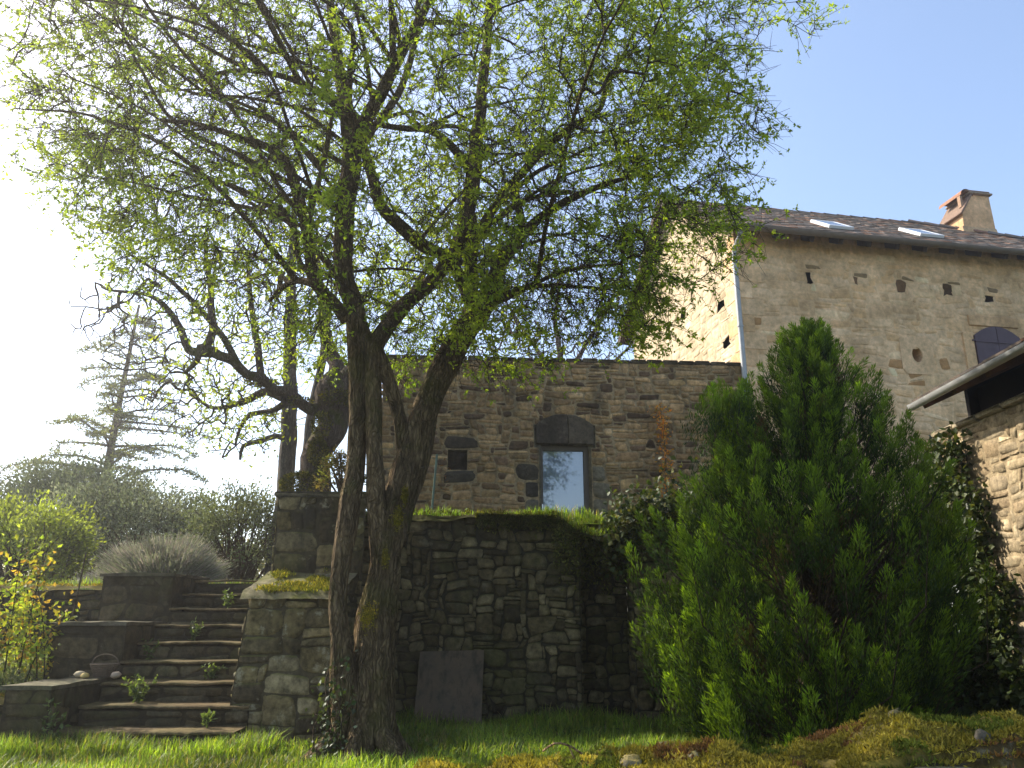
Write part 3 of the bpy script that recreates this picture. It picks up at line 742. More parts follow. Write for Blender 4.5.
# shutter: two leaves under a shallow arch
su0, su1, sz0, sz1 = SHU; SA = .22
sur = MB(); smid = (su0 + su1) / 2
for side, (a, bb) in enumerate(((su0, smid - .006), (smid + .006, su1))):
    s = MB(); us = np.linspace(a, bb, 8); V = []
    arch = lambda u: sz1 - SA * ((u - smid) / (su1 - su0) * 2) ** 2
    for u in us: V += [hp(u, -.06, sz0), hp(u, -.06, arch(u)), hp(u, -.02, sz0), hp(u, -.02, arch(u))]
    F = []
    for k in range(7):
        o = k * 4; F += [[o, o + 4, o + 5, o + 1], [o + 1, o + 5, o + 7, o + 3], [o + 2, o + 3, o + 7, o + 6]]
    F += [[0, 1, 3, 2], [28, 30, 31, 29]]
    s.add(np.array(V), F); 
    for k in range(1, 4):
        u = a + (bb - a) * k / 4; s.add(np.array([hp(u - .004, -.063, sz0 + .01), hp(u + .004, -.063, sz0 + .01), hp(u + .004, -.063, arch(u) - .01), hp(u - .004, -.063, arch(u) - .01)]), [[0, 1, 2, 3]], (.3, .3, .3))
    sh = s.build('shutter', M['shutter'], house)
    s = MB(); s.box(hp((a + bb) / 2, -.068, sz1 - SA - .12), (bb - a, .012, .035), 0, ax=(HU, HG, (0, 0, 1))); s.box(hp(a - .03 if side == 0 else bb + .03, -.05, sz1 - SA - .10), (.07, .02, .025), 0, ax=(HU, HG, (0, 0, 1))); s.build('hinge', M['shutter'], sh)
for k in range(7):
    u = su0 - .18 + k * .2
sur.box(hp(su0 - .13, -.012, (sz0 + sz1) / 2 - .1), (.24, .05, sz1 - sz0 - .1), 0, (.70, .45, .24), ax=(HU, HG, (0, 0, 1)), bev=.01)
sur.box(hp(su1 + .13, -.012, (sz0 + sz1) / 2 - .1), (.24, .05, sz1 - sz0 - .1), 0, (.70, .45, .24), ax=(HU, HG, (0, 0, 1)), bev=.01)
sur.box(hp(smid, -.010, sz1 + .12), (su1 - su0 + .1, .05, .22), 0, (.68, .43, .23), ax=(HU, HG, (0, 0, 1)), bev=.01)
sur.build('window_surround', [M['house']], house)
# roof: front, back slope and right hip, laid with single tiles
OV = .38; EZ = HZ1 - OV * RP + .10; LH = HL - 4.6    # ridge ends at the hip
roof = MB()
def slopepoint(u, s):        # s = 0 at the eave, 1 at the ridge
    return hp(u, -OV + (HW / 2 + OV) * s, EZ + (HAP + .10 - EZ) * s)
SLEN = math.hypot(HW / 2 + OV, HAP + .10 - EZ); sdir = nrm(slopepoint(0, 1) - slopepoint(0, 0)); snrm = nrm(np.cross(HU, sdir))
VG = .28
NR = int(SLEN / .19)
TC = [(.16, .125, .10), (.19, .15, .125), (.135, .11, .09), (.21, .16, .125), (.26, .14, .085), (.17, .145, .125)]
for r in range(NR):
    s0 = r / NR; hipcut = LH + (1 - s0) * (HL - LH + .3)
    u = -VG + (.09 if r % 2 else 0)
    while u < hipcut:
        c = np.array(TC[int(rng.integers(len(TC)))]) * rng.normal(1, .15); w = .178
        p0 = slopepoint(u + w / 2, s0) + sdir * .11 + snrm * (.022 + rng.normal(0, .003))
        tl = nrm(sdir + snrm * -.06); tn = nrm(np.cross(HU, tl))
        roof.box(p0, (w, .25, .018), 0, c, 0, ax=(HU, tl, tn)); u += .182
V = [slopepoint(-VG, 0), slopepoint(HL + .3, 0), slopepoint(LH, 1), slopepoint(-VG, 1)]
bk = [hp(-VG, HW + OV, EZ), hp(HL + .3, HW + OV, EZ)]
roof.add(np.array(V + bk), [[0, 1, 2, 3], [3, 2, 5, 4], [1, 5, 2]], (.10, .08, .07))
rf = roof.build('roof', M['tile'], house)
mb = MB()
for q in range(int((LH + VG) / .36) + 1):
    u = -VG + q * .36; th = np.linspace(0, math.pi, 9); V = []
    for (uu, rr) in ((u, .125), (u + .36, .105), (u + .372, .10)):
        for a in th: V.append(hp(uu, HW / 2 + rr * math.cos(a), HAP + .045 + rr * math.sin(a) * .85))
    i = np.arange(27).reshape(3, 9); mb.add(np.array(V), np.stack([i[:-1, :-1], i[1:, :-1], i[1:, 1:], i[:-1, 1:]], -1).reshape(-1, 4), np.array(TC[int(rng.integers(len(TC)))]) * 1.05)
e0, e1 = slopepoint(LH, 1), slopepoint(HL + .3, 0); hd = nrm(e1 - e0); hs = nrm(np.cross(hd, (0, 0, 1))); hn = np.cross(hs, hd)
for q in range(16):
    p = e0 + hd * (q + .5) * .36; V = []
    for (o, rr) in ((-.18, .12), (.18, .10)):
        for a in np.linspace(0, math.pi, 9): V.append(p + hd * o + hs * rr * math.cos(a) + hn * (rr * math.sin(a) * .85 + .0))
    i = np.arange(18).reshape(2, 9); mb.add(np.array(V), np.stack([i[:-1, :-1], i[1:, :-1], i[1:, 1:], i[:-1, 1:]], -1).reshape(-1, 4), TC[q % 6])
mb.build('ridge_tiles', M['tile'], rf, smooth=True)
# verge boards and rafter ends
mb = MB()
for sg in (0, 1):
    a = hp(-VG - .01, -OV if sg == 0 else HW + OV, EZ - .06); bq = hp(-VG - .01, HW / 2, HAP + .04); d = nrm(bq - a); L = np.linalg.norm(bq - a)
    mb.box((a + bq) / 2, (L, .035, .17), 0, ax=(d, HU, np.cross(d, HU)))
    mb.box((a + bq) / 2 + HU * .16 + np.array((0, 0, .0)), (L, .26, .05), 0, ax=(d, HU, np.cross(d, HU)))
mb.build('verge_board', M['wood'], rf)
for q in range(18):
    mb = MB(); u = .25 + q * .62
    a = hp(u, .1, HZ1 - .09 + .1 * RP); bq = hp(u, -OV + .06, EZ - .10); d = nrm(bq - a)
    mb.box((a + bq) / 2, (np.linalg.norm(bq - a), .09, .11), 0, ax=(d, HU, np.cross(d, HU))); mb.build('rafter', M['wood'], rf)
# eave gutter (half round) and downpipe
def gutter(mb, a, bq, r, side, n=10):
    th = np.linspace(0, math.pi, n); out = []
    for p in (a, bq):
        for rr in (r, r - .012):
            for k in th: out.append(p + side * rr * math.cos(k) - np.array((0, 0, 1)) * rr * math.sin(k))
    i = np.arange(4 * n).reshape(4, n)
    f = [np.stack([i[0, :-1], i[0, 1:], i[2, 1:], i[2, :-1]], -1), np.stack([i[1, 1:], i[1, :-1], i[3, :-1], i[3, 1:]], -1), np.stack([i[0, 1:], i[0, :-1], i[1, :-1], i[1, 1:]], -1), np.stack([i[2, :-1], i[2, 1:], i[3, 1:], i[3, :-1]], -1)]
    mb.add(np.array(out), np.concatenate(f))
    mb.add(np.array([a + side * r, a + side * (r - .012), bq + side * (r - .012), bq + side * r, a - side * r, a - side * (r - .012), bq - side * (r - .012), bq - side * r]), [[0, 1, 2, 3], [7, 6, 5, 4]])
mb = MB(); gutter(mb, hp(-VG, -OV - .07, EZ - .01), hp(HL, -OV - .07, EZ - .03), .085, -HN)
mb.build('gutter', M['copper'], rf, smooth=True)
mb = MB(); pz = [(-.06, -OV - .05, EZ - .08), (-.06, -OV + .02, EZ - .22), (-.06, -.12, HZ1 - .50), (-.06, -.085, HZ1 - .62), (-.06, -.085, HZ1 - 1.5), (-.06, -.085, 5.5), (-.06, -.085, HZ0)]
tube(mb, [hp(*q) for q in pz], .05, 10)
for z in (7.6, 6.4): tube(mb, [hp(-.06, -.085, z), hp(-.06, -.085, z + .03)], .06, 10)
mb.build('downpipe', M['zinc'], house, smooth=True)
# skylights
for (px, py) in ((831, 228), (920, 236)):
    d = at(px, py, 1.0) - np.array((0, 0, EYE)); o = np.array((0, 0, EYE)); c = slopepoint(0, 0)
    s = np.dot(c - o, snrm) / np.dot(d, snrm); p = o + d * s
    u = float(np.dot(p - c, HU)); sl = float(np.dot(p - c, sdir)) 
    mb = MB(); base = p + snrm * .07; w, h = .50, .72
    for (x, y, a, bb) in ((-w / 2, 0, .07, h), (w / 2, 0, .07, h), (0, -h / 2, w + .07, .08), (0, h / 2, w + .07, .08)):
        mb.box(base + HU * x + sdir * y, (a, bb, .07), 0, ax=(HU, sdir, snrm), bev=.008)
    sk = mb.build('skylight', M['white'], rf)
    mb = MB(); mb.box(base + snrm * .02, (w - .06, h - .07, .02), 0, ax=(HU, sdir, snrm)); mb.build('pane', M['skyglass'], sk)
# chimney
def on_roofline(px, py, g):
    d = at(px, py, 1.0) - np.array((0, 0, EYE)); o = np.array((0, 0, EYE)); c = hp(0, g, 0)
    s = np.dot(c - o, HN) / np.dot(d, HN); p = o + d * s; return float(np.dot(p - hp(0, g, 0), HU)), float(p[2])
cu, cz = on_roofline(968, 226, HW / 2 - .5); cu1, ct = on_roofline(965, 192, HW / 2 - .5)
chz = HAP - .7
ch = MB(); cg = HW / 2 - .5
def frust(mb, u, g, w0, d0, w1, d1, z0, z1, col, du=0):
    V = [hp(u + a * w0 / 2, g + bb * d0 / 2, z0) for a, bb in ((-1, -1), (1, -1), (1, 1), (-1, 1))] + [hp(u + du + a * w1 / 2, g + bb * d1 / 2, z1) for a, bb in ((-1, -1), (1, -1), (1, 1), (-1, 1))]
    mb.add(np.array(V), [[0, 1, 5, 4], [1, 2, 6, 5], [2, 3, 7, 6], [3, 0, 4, 7], [4, 5, 6, 7]], col)
frust(ch, cu - .02, cg, 1.02, .86, .94, .74, chz, chz + .36, (.60, .40, .23), .0)
# shaft with a raking shoulder on its left side
zt = ct - .30; zs = chz + .36
L0, L1, Rr = cu - .46, cu - .10, cu + .44
sv = [(L0, zs - .1), (Rr, zs - .1), (Rr - .03, zt), (L1, zt), (L0 + .04, zt - .48)]
V = [hp(u, cg - .36, z) for u, z in sv] + [hp(u, cg + .36, z) for u, z in sv]
ch.add(np.array(V), [[0, 1, 2, 3, 4], [9, 8, 7, 6, 5], [1, 6, 7, 2], [2, 7, 8, 3], [3, 8, 9, 4], [0, 4, 9, 5]], (.74, .46, .25))
chim = ch.build('chimney', [M['house']], rf)
ch = MB()
d = nrm(hp(L1, cg, zt) - hp(L0 + .04, cg, zt - .48)); ch.box((hp(L1, cg, zt) + hp(L0 + .04, cg, zt - .48)) / 2 + np.array((0, 0, .03)) - d * .07, (.75, .86, .05), 0, (.20, .13, .09), ax=(d, HG, np.cross(d, HG)), bev=.012)
ch.box(hp((L1 + Rr) / 2 - .03, cg, zt + .03), (.66, .88, .05), 0, (.30, .22, .15), ax=(HU, HG, (0, 0, 1)), bev=.012)
ch.box(hp((L1 + Rr) / 2 - .10, cg, zt + .095), (.72, .80, .045), 0, (.24, .15, .10), ax=(HU, HG, (0, 0, 1)), bev=.012)
th = np.linspace(0, math.pi, 9); V = []
for gq in (cg - .40, cg + .40):
    for a in th: V.append(hp(L1 - .14 + .17 * math.cos(a), gq, zt - .04 + .17 * math.sin(a)))
i = np.arange(18).reshape(2, 9); ch.add(np.array(V), np.stack([i[0, :-1], i[0, 1:], i[1, 1:], i[1, :-1]], -1), (.30, .15, .09))
ch.box(hp(L1 - .28, cg - .3, zt - .20), (.06, .1, .3), 0, (.35, .22, .14), ax=(HU, HG, (0, 0, 1)))
ch.build('chimney_cap', M['tile'], chim)

# ------------------------------------------------------------------ shed on the right
SWX = 4.87
t = thing('open_shed', 'low stone shed with a zinc gutter and dark open eaves at the right edge', 'shed', (SWX, 7, 0))
PSh = [(.36, .28, .175), (.41, .32, .20), (.31, .23, .14), (.44, .35, .225), (.34, .265, .17)]
mb = MB(); SY0, SY1 = 2.6, 9.0; SZT = 3.10
masonry(mb, (SWX, SY1, -.1), (0, -1, 0), (0, 0, 1), (-1, 0, 0), SY1 - SY0, SZT + .1, (.085, .06), (2, 5), (1, 3), pal=PSh, seed=91, mortar=(.39, .30, .185), bulge=.010, gap=.006, wob=.5)
mb.box((SWX + .26, (SY0 + SY1) / 2, SZT / 2 - .1), (.48, SY1 - SY0, SZT + .18), 0, (.3, .25, .18), 1)
for q in range(14):
    L = (SY1 - SY0) / 14; mb.box((SWX + .20, SY0 + (q + .5) * L, SZT + .03), (.52, L - .012, .06), 0, np.array((.46, .38, .26)) * random.uniform(.8, 1.1), 0, bev=.012)
mb.build('wall', [M['shed'], M['mortar']], t, smooth=True)
GX, GZ, GY1 = SWX - .40, 3.39, 8.62
mb = MB(); gutter(mb, np.array((GX - .02, GY1, GZ)), np.array((GX - .02, SY0, GZ + .02)), .056, np.array((1.0, 0, 0))); rt0 = mb
SLP = math.tan(R(24)); 
roof2 = MB()
sd2 = nrm((1, 0, SLP)); sn2 = nrm((-SLP, 0, 1))
for r in range(16):
    for q in range(int((GY1 - SY0) / .2)):
        p = np.array((GX + .02, GY1 - .1 - q * .2, GZ + .06)) + sd2 * (r * .2 + .1) + sn2 * rng.normal(0, .004)
        roof2.box(p, (.26, .196, .02), 0, np.array(TC[int(rng.integers(6))]) * rng.normal(1, .15), ax=(nrm(sd2 - sn2 * .05), (0, 1, 0), sn2))
roof2.box(np.array((GX + 1.7, (GY1 + SY0) / 2, GZ + .025 + 1.68 * SLP)), (3.6, GY1 - SY0, .02), 0, (.10, .06, .04), ax=(sd2, (0, 1, 0), sn2))
rf2 = roof2.build('roof', M['tile'], t)
rt0.build('gutter', M['zinc'], rf2, smooth=True)
for q in range(10):
    mb = MB(); y = GY1 - .15 - q * .6; c = np.array((GX + 1.0, y, GZ - .03 + .97 * SLP)); mb.box(c, (2.1, .07, .09), 0, ax=(sd2, (0, 1, 0), sn2)); mb.build('rafter', M['rafter'], rf2)
mb = MB(); mb.box((SWX + .30, (GY1 + SY0) / 2 + .05, 3.37), (.14, GY1 - SY0 - .2, .34), 0); mb.build('wall_plate', M['shade_wood'], t)
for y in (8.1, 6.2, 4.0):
    mb = MB(); mb.box((SWX + .62, y, 3.3), (.14, .14, .42), 0); mb.build('post', M['shade_wood'], t)
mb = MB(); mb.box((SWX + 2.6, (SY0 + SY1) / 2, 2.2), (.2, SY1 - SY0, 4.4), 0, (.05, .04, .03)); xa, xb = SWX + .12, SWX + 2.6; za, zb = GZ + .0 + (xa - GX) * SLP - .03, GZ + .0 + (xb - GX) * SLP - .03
mb.add(np.array([(x, y, z) for y in (8.44, 8.50) for (x, z) in ((xa, 2.9), (xb, 2.9), (xb, zb), (xa, za))]), [[0, 1, 2, 3], [7, 6, 5, 4], [0, 3, 7, 4], [3, 2, 6, 7], [1, 5, 6, 2], [0, 4, 5, 1]]); mb.build('back_wall', M['shade_wood'], t)  # includes a near-black end board added to keep the eave gap dark

# ------------------------------------------------------------------ mossy wall in the foreground
WP = [at(px, py, 3.3) for px, py in ((120, 830), (300, 805), (400, 784), (500, 770), (560, 760), (640, 755), (700, 748), (780, 756), (830, 740), (880, 720), (940, 724), (1024, 722), (1200, 722))]
def wtop(x):
    return float(np.interp(x, [p[0] for p in WP], [p[2] for p in WP])) - .045 + .02 * mnoise.noise((x * 2.1, 1, 1)) + .02 * mnoise.noise((x * 5.5, 3, 1))
FX0, FX1, FY0, FY1 = -1.3, 3.6, 2.95, 3.6
t = thing('mossy_wall', 'low rough wall in the foreground thickly grown with golden moss', 'wall', (1.2, 3.2, 0))
mb = MB()
masonry(mb, (FX0, FY0, -.05), (1, 0, 0), (0, 0, 1), (0, -1, 0), FX1 - FX0, 1.0, (.06, .05), (2, 5), (1, 3), pal=[(.2, .17, .12), (.26, .22, .16), (.16, .14, .1)], seed=101, mortar=(.07, .06, .04), bulge=.03, wob=.45, mask=lambda u, v: v - .05 < wtop(FX0 + u) - .04)
xs = np.arange(FX0, FX1, .025); q2 = np.linspace(0, 1, 26); V = []
for x in xs:
    for q in q2:
        edge = max(0, 1 - q / .12) ** 2 + max(0, (q - .88) / .12) ** 2
        z = wtop(x) + .05 * mnoise.noise((x * 4.5, q * 3.2, 1)) + .05 * abs(mnoise.noise((x * 10, q * 7, 4))) - .10 * edge + .03 * math.sin(q * 3.1)
        V.append((x, FY0 - .03 + (FY1 - FY0) * q + .03 * mnoise.noise((x * 5, q * 4, 9)), z))
wallV = np.array(V); i = np.arange(len(V)).reshape(len(xs), len(q2))
mb.add(wallV, np.stack([i[:-1, :-1], i[1:, :-1], i[1:, 1:], i[:-1, 1:]], -1).reshape(-1, 4), (.085, .06, .022))
for k in range(11):                                       # stones showing through the moss
    x, q = rng.uniform(.0, FX1 - .3), rng.uniform(.03, .6); b = wallV[int((x - FX0) / .025) * 26 + int(q * 25)]
    s = rng.uniform(.015, .045); c = np.array((.27, .23, .18)) * rng.uniform(.6, 1.3)
    P = np.array([(-1, -.6, 0), (1, -.7, 0), (.9, .7, 0), (-.8, .6, 0)]) * s; nn = nrm((rng.normal(0, .2), -.45, 1)); P[:, 2] -= P[:, 1] * -.45
    pillow(mb, b + P + (0, 0, .014), nn, .015, c, rng, 0, .2)
mb.box(((FX0 + FX1) / 2, 3.3, .15), (FX1 - FX0, .5, .4), 0, (.1, .08, .05), 1)
mb.build('stonework', [M['wildwall'], M['mortar']], t, smooth=True)
mb = MB(); rg = np.random.default_rng(77)
n = 120000; k = rg.integers(len(wallV), size=n); p = wallV[k] + rg.normal(0, .012, (n, 3)) * (1, 1, .2)
den = nza(p[:, :], 6.0, 2.0); keep = den > -.55; p = p[keep]; den = den[keep]; n = len(p)
hue = nza(p, 2.6, 11.0); fine = nza(p, 9.0, 21.0)
cc = np.where((hue > .28)[:, None], np.array((.10, .12, .02)), np.array((.22, .185, .032)))
cc = np.where(((hue < -.25) & (fine > -.1))[:, None], np.array((.16, .085, .035)), cc)
cc = np.where((fine > .42)[:, None], np.array((.33, .27, .055)), cc)
cc = cc * rg.normal(1, .28, (n, 1))
leaves(mb, p, rg.normal(0, .6, (n, 3)) + (0, -.15, .8), rg.uniform(.010, .024, n) * (1 + .8 * np.clip(den, 0, 1)), rg.uniform(.004, .009, n), np.clip(cc, .008, .6), rg)
mb.build('moss', M['moss'], t)
# twiglets, dead stems lying on the moss
for (px, py, lab) in ((560, 752, 'short pale dead twig lying on the golden moss of the foreground wall'),):
    mb = MB(); b = at(px, py, 3.1); pth = smooth_path([b + (-.06, .02, .0), b + (-.02, -.01, .03), b + (.03, .0, .022), b + (.08, .03, -.01)], .02); tube(mb, pth, .004, 5, (3.2, 2.9, 2.4)); tube(mb, [b + (.03, 0, .022), b + (.05, -.01, -.02)], .003, 5, (3.2, 2.9, 2.4))
    tag(mb.build('dead_twig', M['twig']), lab, 'twig')

# ------------------------------------------------------------------ the big tree
TD = 7.2
def limb(rows, step=.06, fat=1.0):
    out = [np.append(at(px, py, TD + dy), r * fat * (TD + dy) / FPX * (.77 if py > 440 and r < 28 else .80 if py > 250 else .93)) for (px, py, dy, r) in rows]
    return smooth_path(out, step)
LIMBS = {
 'trunk': [(363, 772, 0, 47), (364, 750, 0, 37), (367, 722, 0, 30), (371, 690, 0, 27), (375, 640, 0, 24), (381, 590, 0, 19.5), (388, 545, .02, 18), (393, 510, .04, 18), (397, 488, .06, 14)],
 'stemL': [(352, 735, -.02, 20), (345, 690, -.10, 17), (341, 640, -.13, 12.5), (338, 600, -.13, 11), (341, 565, -.12, 12), (344, 540, -.10, 13), (350, 500, -.06, 13), (355, 465, -.02, 12), (358, 400, 0, 11), (357, 340, 0, 12), (353, 305, 0, 12.5), (344, 275, 0, 12), (345, 214, .02, 11), (352, 157, .05, 11), (347, 120, .12, 9), (338, 60, .22, 7), (330, 0, .3, 5.5), (326, -60, .4, 4), (322, -120, .5, 2.5)],
 'forkL': [(352, 165, .05, 8), (362, 128, -.1, 8), (377, 100, -.3, 8), (405, 45, -.5, 6.5), (430, 0, -.7, 5), (450, -50, -.8, 3.5), (462, -100, -.9, 2)],
 'leftlimb': [(347, 318, 0, 10), (332, 301, -.15, 8), (314, 282, -.3, 8.5), (309, 255, -.4, 7.5), (306, 228, -.5, 7), (298, 195, -.6, 6.5), (287, 165, -.7, 6), (268, 148, -.8, 5), (240, 138, -.9, 4), (200, 125, -1, 3), (160, 120, -1.1, 2.2)],
 'stub': [(314, 284, -.3, 6), (298, 281, -.12, 4.5), (284, 287, .05, 3.5), (270, 302, .15, 2)],
 'twigleft': [(306, 228, -.5, 4.5), (316, 190, -.6, 3.5), (326, 150, -.6, 3), (333, 110, -.6, 2.2)],
 'curl': [(312, 276, -.3, 4), (300, 262, -.25, 4), (296, 240, -.2, 3.5), (291, 220, -.1, 3), (280, 205, .1, 2)],
 'mid': [(383, 560, .0, 15), (378, 520, -.06, 13), (375, 470, -.08, 10.5), (374, 420, -.06, 9.5), (373, 370, -.03, 10), (376, 345, 0, 10.5), (390, 322, .1, 9.5), (408, 303, .2, 9), (425, 287, .3, 9), (443, 268, .4, 9), (458, 250, .5, 9), (467, 214, .6, 8.5), (474, 167, .7, 8.5), (479, 120, .8, 7), (483, 80, .9, 6), (488, 30, 1, 5), (492, -30, 1.1, 4), (495, -90, 1.2, 2.5)],
 'midlink': [(376, 368, 0, 8), (368, 345, 0, 9), (360, 322, 0, 9)],
 'right': [(390, 540, .02, 16), (396, 508, .08, 15), (404, 475, .12, 14.5), (413, 445, .16, 14.5), (425, 412, .2, 14), (443, 370, .3, 14), (462, 335, .35, 13.5), (480, 308, .4, 12), (492, 285, .4, 9), (500, 264, .4, 7), (512, 246, .4, 6), (527, 230, .4, 5), (552, 210, .3, 4), (590, 190, .2, 3), (632, 176, .1, 2)],
 'rightback': [(396, 530, .25, 14), (412, 480, .36, 13), (422, 440, .4, 11), (430, 400, .42, 10), (440, 372, .4, 7)],
 'crossing': [(405, 455, .15, 9), (398, 415, .08, 8.5), (388, 378, .02, 8.5), (376, 350, 0, 9)],
 'upright': [(466, 330, .35, 9), (471, 300, .48, 8.5), (471, 275, .52, 8.5), (471, 240, .58, 8), (470, 214, .62, 7)],
 'cross2': [(474, 317, .38, 7), (463, 285, .40, 8), (452, 262, .38, 8), (440, 253, .28, 8), (424, 246, .1, 8), (399, 224, -.1, 7.5), (380, 204, -.2, 7), (370, 170, -.3, 6.5), (360, 138, -.45, 6), (338, 108, -.6, 5), (300, 82, -.9, 4), (250, 70, -1.2, 3), (200, 76, -1.4, 2)],
 'rightrise': [(473, 243, .6, 6.5), (498, 202, .6, 5.5), (533, 160, .5, 5), (570, 128, .4, 4.5), (598, 111, .3, 3.5), (608, 84, .3, 3), (626, 50, .3, 2)],
 'knob': [(484, 304, .4, 8), (506, 297, .3, 6.5), (530, 286, .1, 3.5), (570, 270, -.2, 2.5), (622, 264, -.5, 1.8)],
 'broken': [(524, 233, .4, 4), (519, 212, .38, 5), (515, 190, .36, 4.5)],
 'topleft': [(474, 180, .7, 5), (455, 150, .5, 5), (430, 131, .3, 4.5), (398, 128, .2, 3.5), (340, 118, .0, 2.5)],
 'top2': [(352, 160, .05, 6), (372, 130, .35, 5), (400, 90, .6, 4.5), (415, 40, .8, 4), (420, -20, 1, 3), (424, -70, 1.1, 2)],
}
tree = thing('big_tree', 'big multi-stemmed tree with furrowed bark and sparse fresh spring leaves', 'tree', at(364, 759, TD))
mb = MB(); skp, skr = [], []
for nm, rows in LIMBS.items():
    p = limb(rows, .05 if nm in ('trunk', 'right', 'rightback', 'mid', 'stemL') else .07, 1.2 if nm in ('right', 'rightback') else 1.05 if nm in ('mid', 'crossing') else 1.0)
    big = p[:, 3].max()
    seg = 64 if nm == 'trunk' else (36 if big > .1 else (20 if big > .055 else 12))
    off = len(skp)
    # wander and swellings
    pp = p[:, :3] + .012 * np.array([[mnoise.noise((q[2] * 3, k, len(nm))) for k in (1.3, 4.7, 8.1)] for q in p])
    rr = p[:, 3] * (1 + .08 * np.array([mnoise.noise((q[2] * 4, 2, len(nm) * 1.7)) for q in p]))
    tube(mb, pp, rr, seg, (1, 1, 1), rough=.24 if nm == 'trunk' else (.18 if big > .08 else .10), rs=22 if nm == 'trunk' else 14, seed=len(nm) * 3.3)
    for k in range(0, len(pp), 2): skp.append((pp[k], off + k // 2 - 1 if k else -1, nm, k / len(pp), pp[k][2]))
# secondary limbs fanning up and out of the main ones
rl = np.random.default_rng(404); base = [q for q in skp if 3.7 < q[4] < 7.2]; axis_ = np.array((-1.15, 7.2))
for k in range(95):
    q = base[int(rl.integers(len(base)))]; p0 = q[0]; o = p0[:2] - axis_; az = math.atan2(o[1], o[0]) + rl.normal(0, .8); L = rl.uniform(1.1, 2.7); up = rl.uniform(.35, 1.1)
    h = np.array((math.cos(az), math.sin(az), 0)); bow = np.array((-h[1], h[0], 0)) * rl.normal(0, .22)
    rows = [p0, p0 + (h * .30 + bow * .5 + (0, 0, up * .33)) * L, p0 + (h * .62 + bow + (0, 0, up * .58)) * L, p0 + (h * .95 + bow * .6 + (0, 0, up * .72)) * L, p0 + (h * 1.25 + (0, 0, up * .70)) * L]
    if not (-4.4 < rows[-1][0] < 1.7 and rows[-1][2] > 4.4): continue
    r0 = rl.uniform(.016, .034); pp = smooth_path(rows, .08); pp = pp + .03 * np.array([[mnoise.noise((x[0] * 2.2, x[2] * 2.2, k + c)) for c in (1.3, 4.7, 8.1)] for x in pp])
    pp[0] = p0; tube(mb, pp, np.linspace(r0, .006, len(pp)), 8, (1, 1, 1), rough=.12, rs=10, seed=k * 1.7)
    off = len(skp)
    for j in range(0, len(pp), 2): skp.append((pp[j], off + j // 2 - 1 if j else -1, 'limb%d' % k, j / len(pp), pp[j][2]))
# root flare
for a, L, r in ((-2.6, .42, .11), (-1.7, .36, .10), (-.7, .40, .11), (.3, .34, .09), (2.9, .4, .10)):
    b = at(364, 752, TD); d = np.array((math.cos(a), math.sin(a), 0))
    tube(mb, smooth_path([b + d * .10 + (0, 0, .45), b + d * .2 + (0, 0, .16), b + d * L + (0, 0, -.02), b + d * (L + .25) + (0, 0, -.12)], .04), np.linspace(r * 1.1, r * .5, len(smooth_path([b + d * .10 + (0, 0, .45), b + d * .2 + (0, 0, .16), b + d * L + (0, 0, -.02), b + d * (L + .25) + (0, 0, -.12)], .04))), 16, rough=.2, rs=14, seed=a)
mb.build('trunk', M['bark'], tree, smooth=True)
# branches that fill the crown
rg = np.random.default_rng(21)
use = [q for q in skp if q[4] > 3.0]
sp = np.array([q[0] for q in use]); spar = np.array([i - 1 if i and use[i - 1][2] == q[2] else -1 for i, q in enumerate(use)])
A = np.vstack([ellipsoid_pts(rg, (-1.1, 7.2, 6.1), (3.65, 2.7, 2.85), 3300, .25),
               ellipsoid_pts(rg, (-3.5, 7.1, 6.1), (1.7, 1.8, 1.35), 750, .1),
               ellipsoid_pts(rg, (.95, 7.0, 5.2), (1.75, 1.5, 1.55), 700, .1),
               ellipsoid_pts(rg, (-.2, 7.0, 4.1), (2.0, 1.2, .75), 260, .1),
               ellipsoid_pts(rg, (2.7, 6.9, 7.05), (.5, .5, .18), 26, .1)])
lowc = np.interp(A[:, 0], [-4.45, -4.2, -3.9, -2, 0, 1.2, 2.2, 2.7], [5.3, 4.5, 4.1, 3.65, 3.4, 3.5, 4.4, 5.1]); lowc = np.where(A[:, 0] < -4.5, 3.2, lowc)
A = A[(A[:, 2] > lowc) & (nza(A, 1.0, 3.3) > -.42)]
gp, gpar, tips = grow(sp, spar, A, .11, rg, arc=.19, droop=.32)
mb = MB(); twig_mesh(mb, gp, gpar, len(sp), .0031, .034, power=2.05)
# short side shoots, each a bent three-sided stick, leafy towards its end
cand = np.arange(len(sp), len(gp)); k = rg.choice(cand, 26000, replace=len(cand) < 26000); n = len(k)
ax_ = nrm(gp[k] - gp[np.maximum(gpar[k], 0)]); cen = np.array((-1.1, 7.2, 5.2))
d = nrm(ax_ * .5 + rg.normal(0, .6, (n, 3)) + nrm(gp[k] - cen) * .35 + (0, 0, -.15)); L = rg.uniform(.10, .38, n)[:, None]
p0 = gp[k]; p1 = p0 + d * L * .5 + rg.normal(0, .012, (n, 3)); p2 = p0 + d * L + (0, 0, -.12) * L + rg.normal(0, .02, (n, 3))
e1 = nrm(np.cross(d, rg.normal(size=(n, 3)))); e2 = np.cross(d, e1); V = []
for (p, r) in ((p0, .0032), (p1, .0026), (p2, .0014)):
    for a in (0, 2.1, 4.2): V.append(p + (math.cos(a) * e1 + math.sin(a) * e2) * r)
V = np.stack(V, 1).reshape(-1, 3); i = np.arange(n)[:, None] * 9
mb.add(V, np.concatenate([i + np.array([[o + q, o + (q + 1) % 3, o + 3 + (q + 1) % 3, o + 3 + q]]) for o in (0, 3) for q in range(3)]), (1, 1, 1))
mb.build('branches', M['twig'], tree, smooth=True)
dens = .6 * nza(p2, 1.1, 9.0) + .5 * nza(p2, 2.6, 4.0)
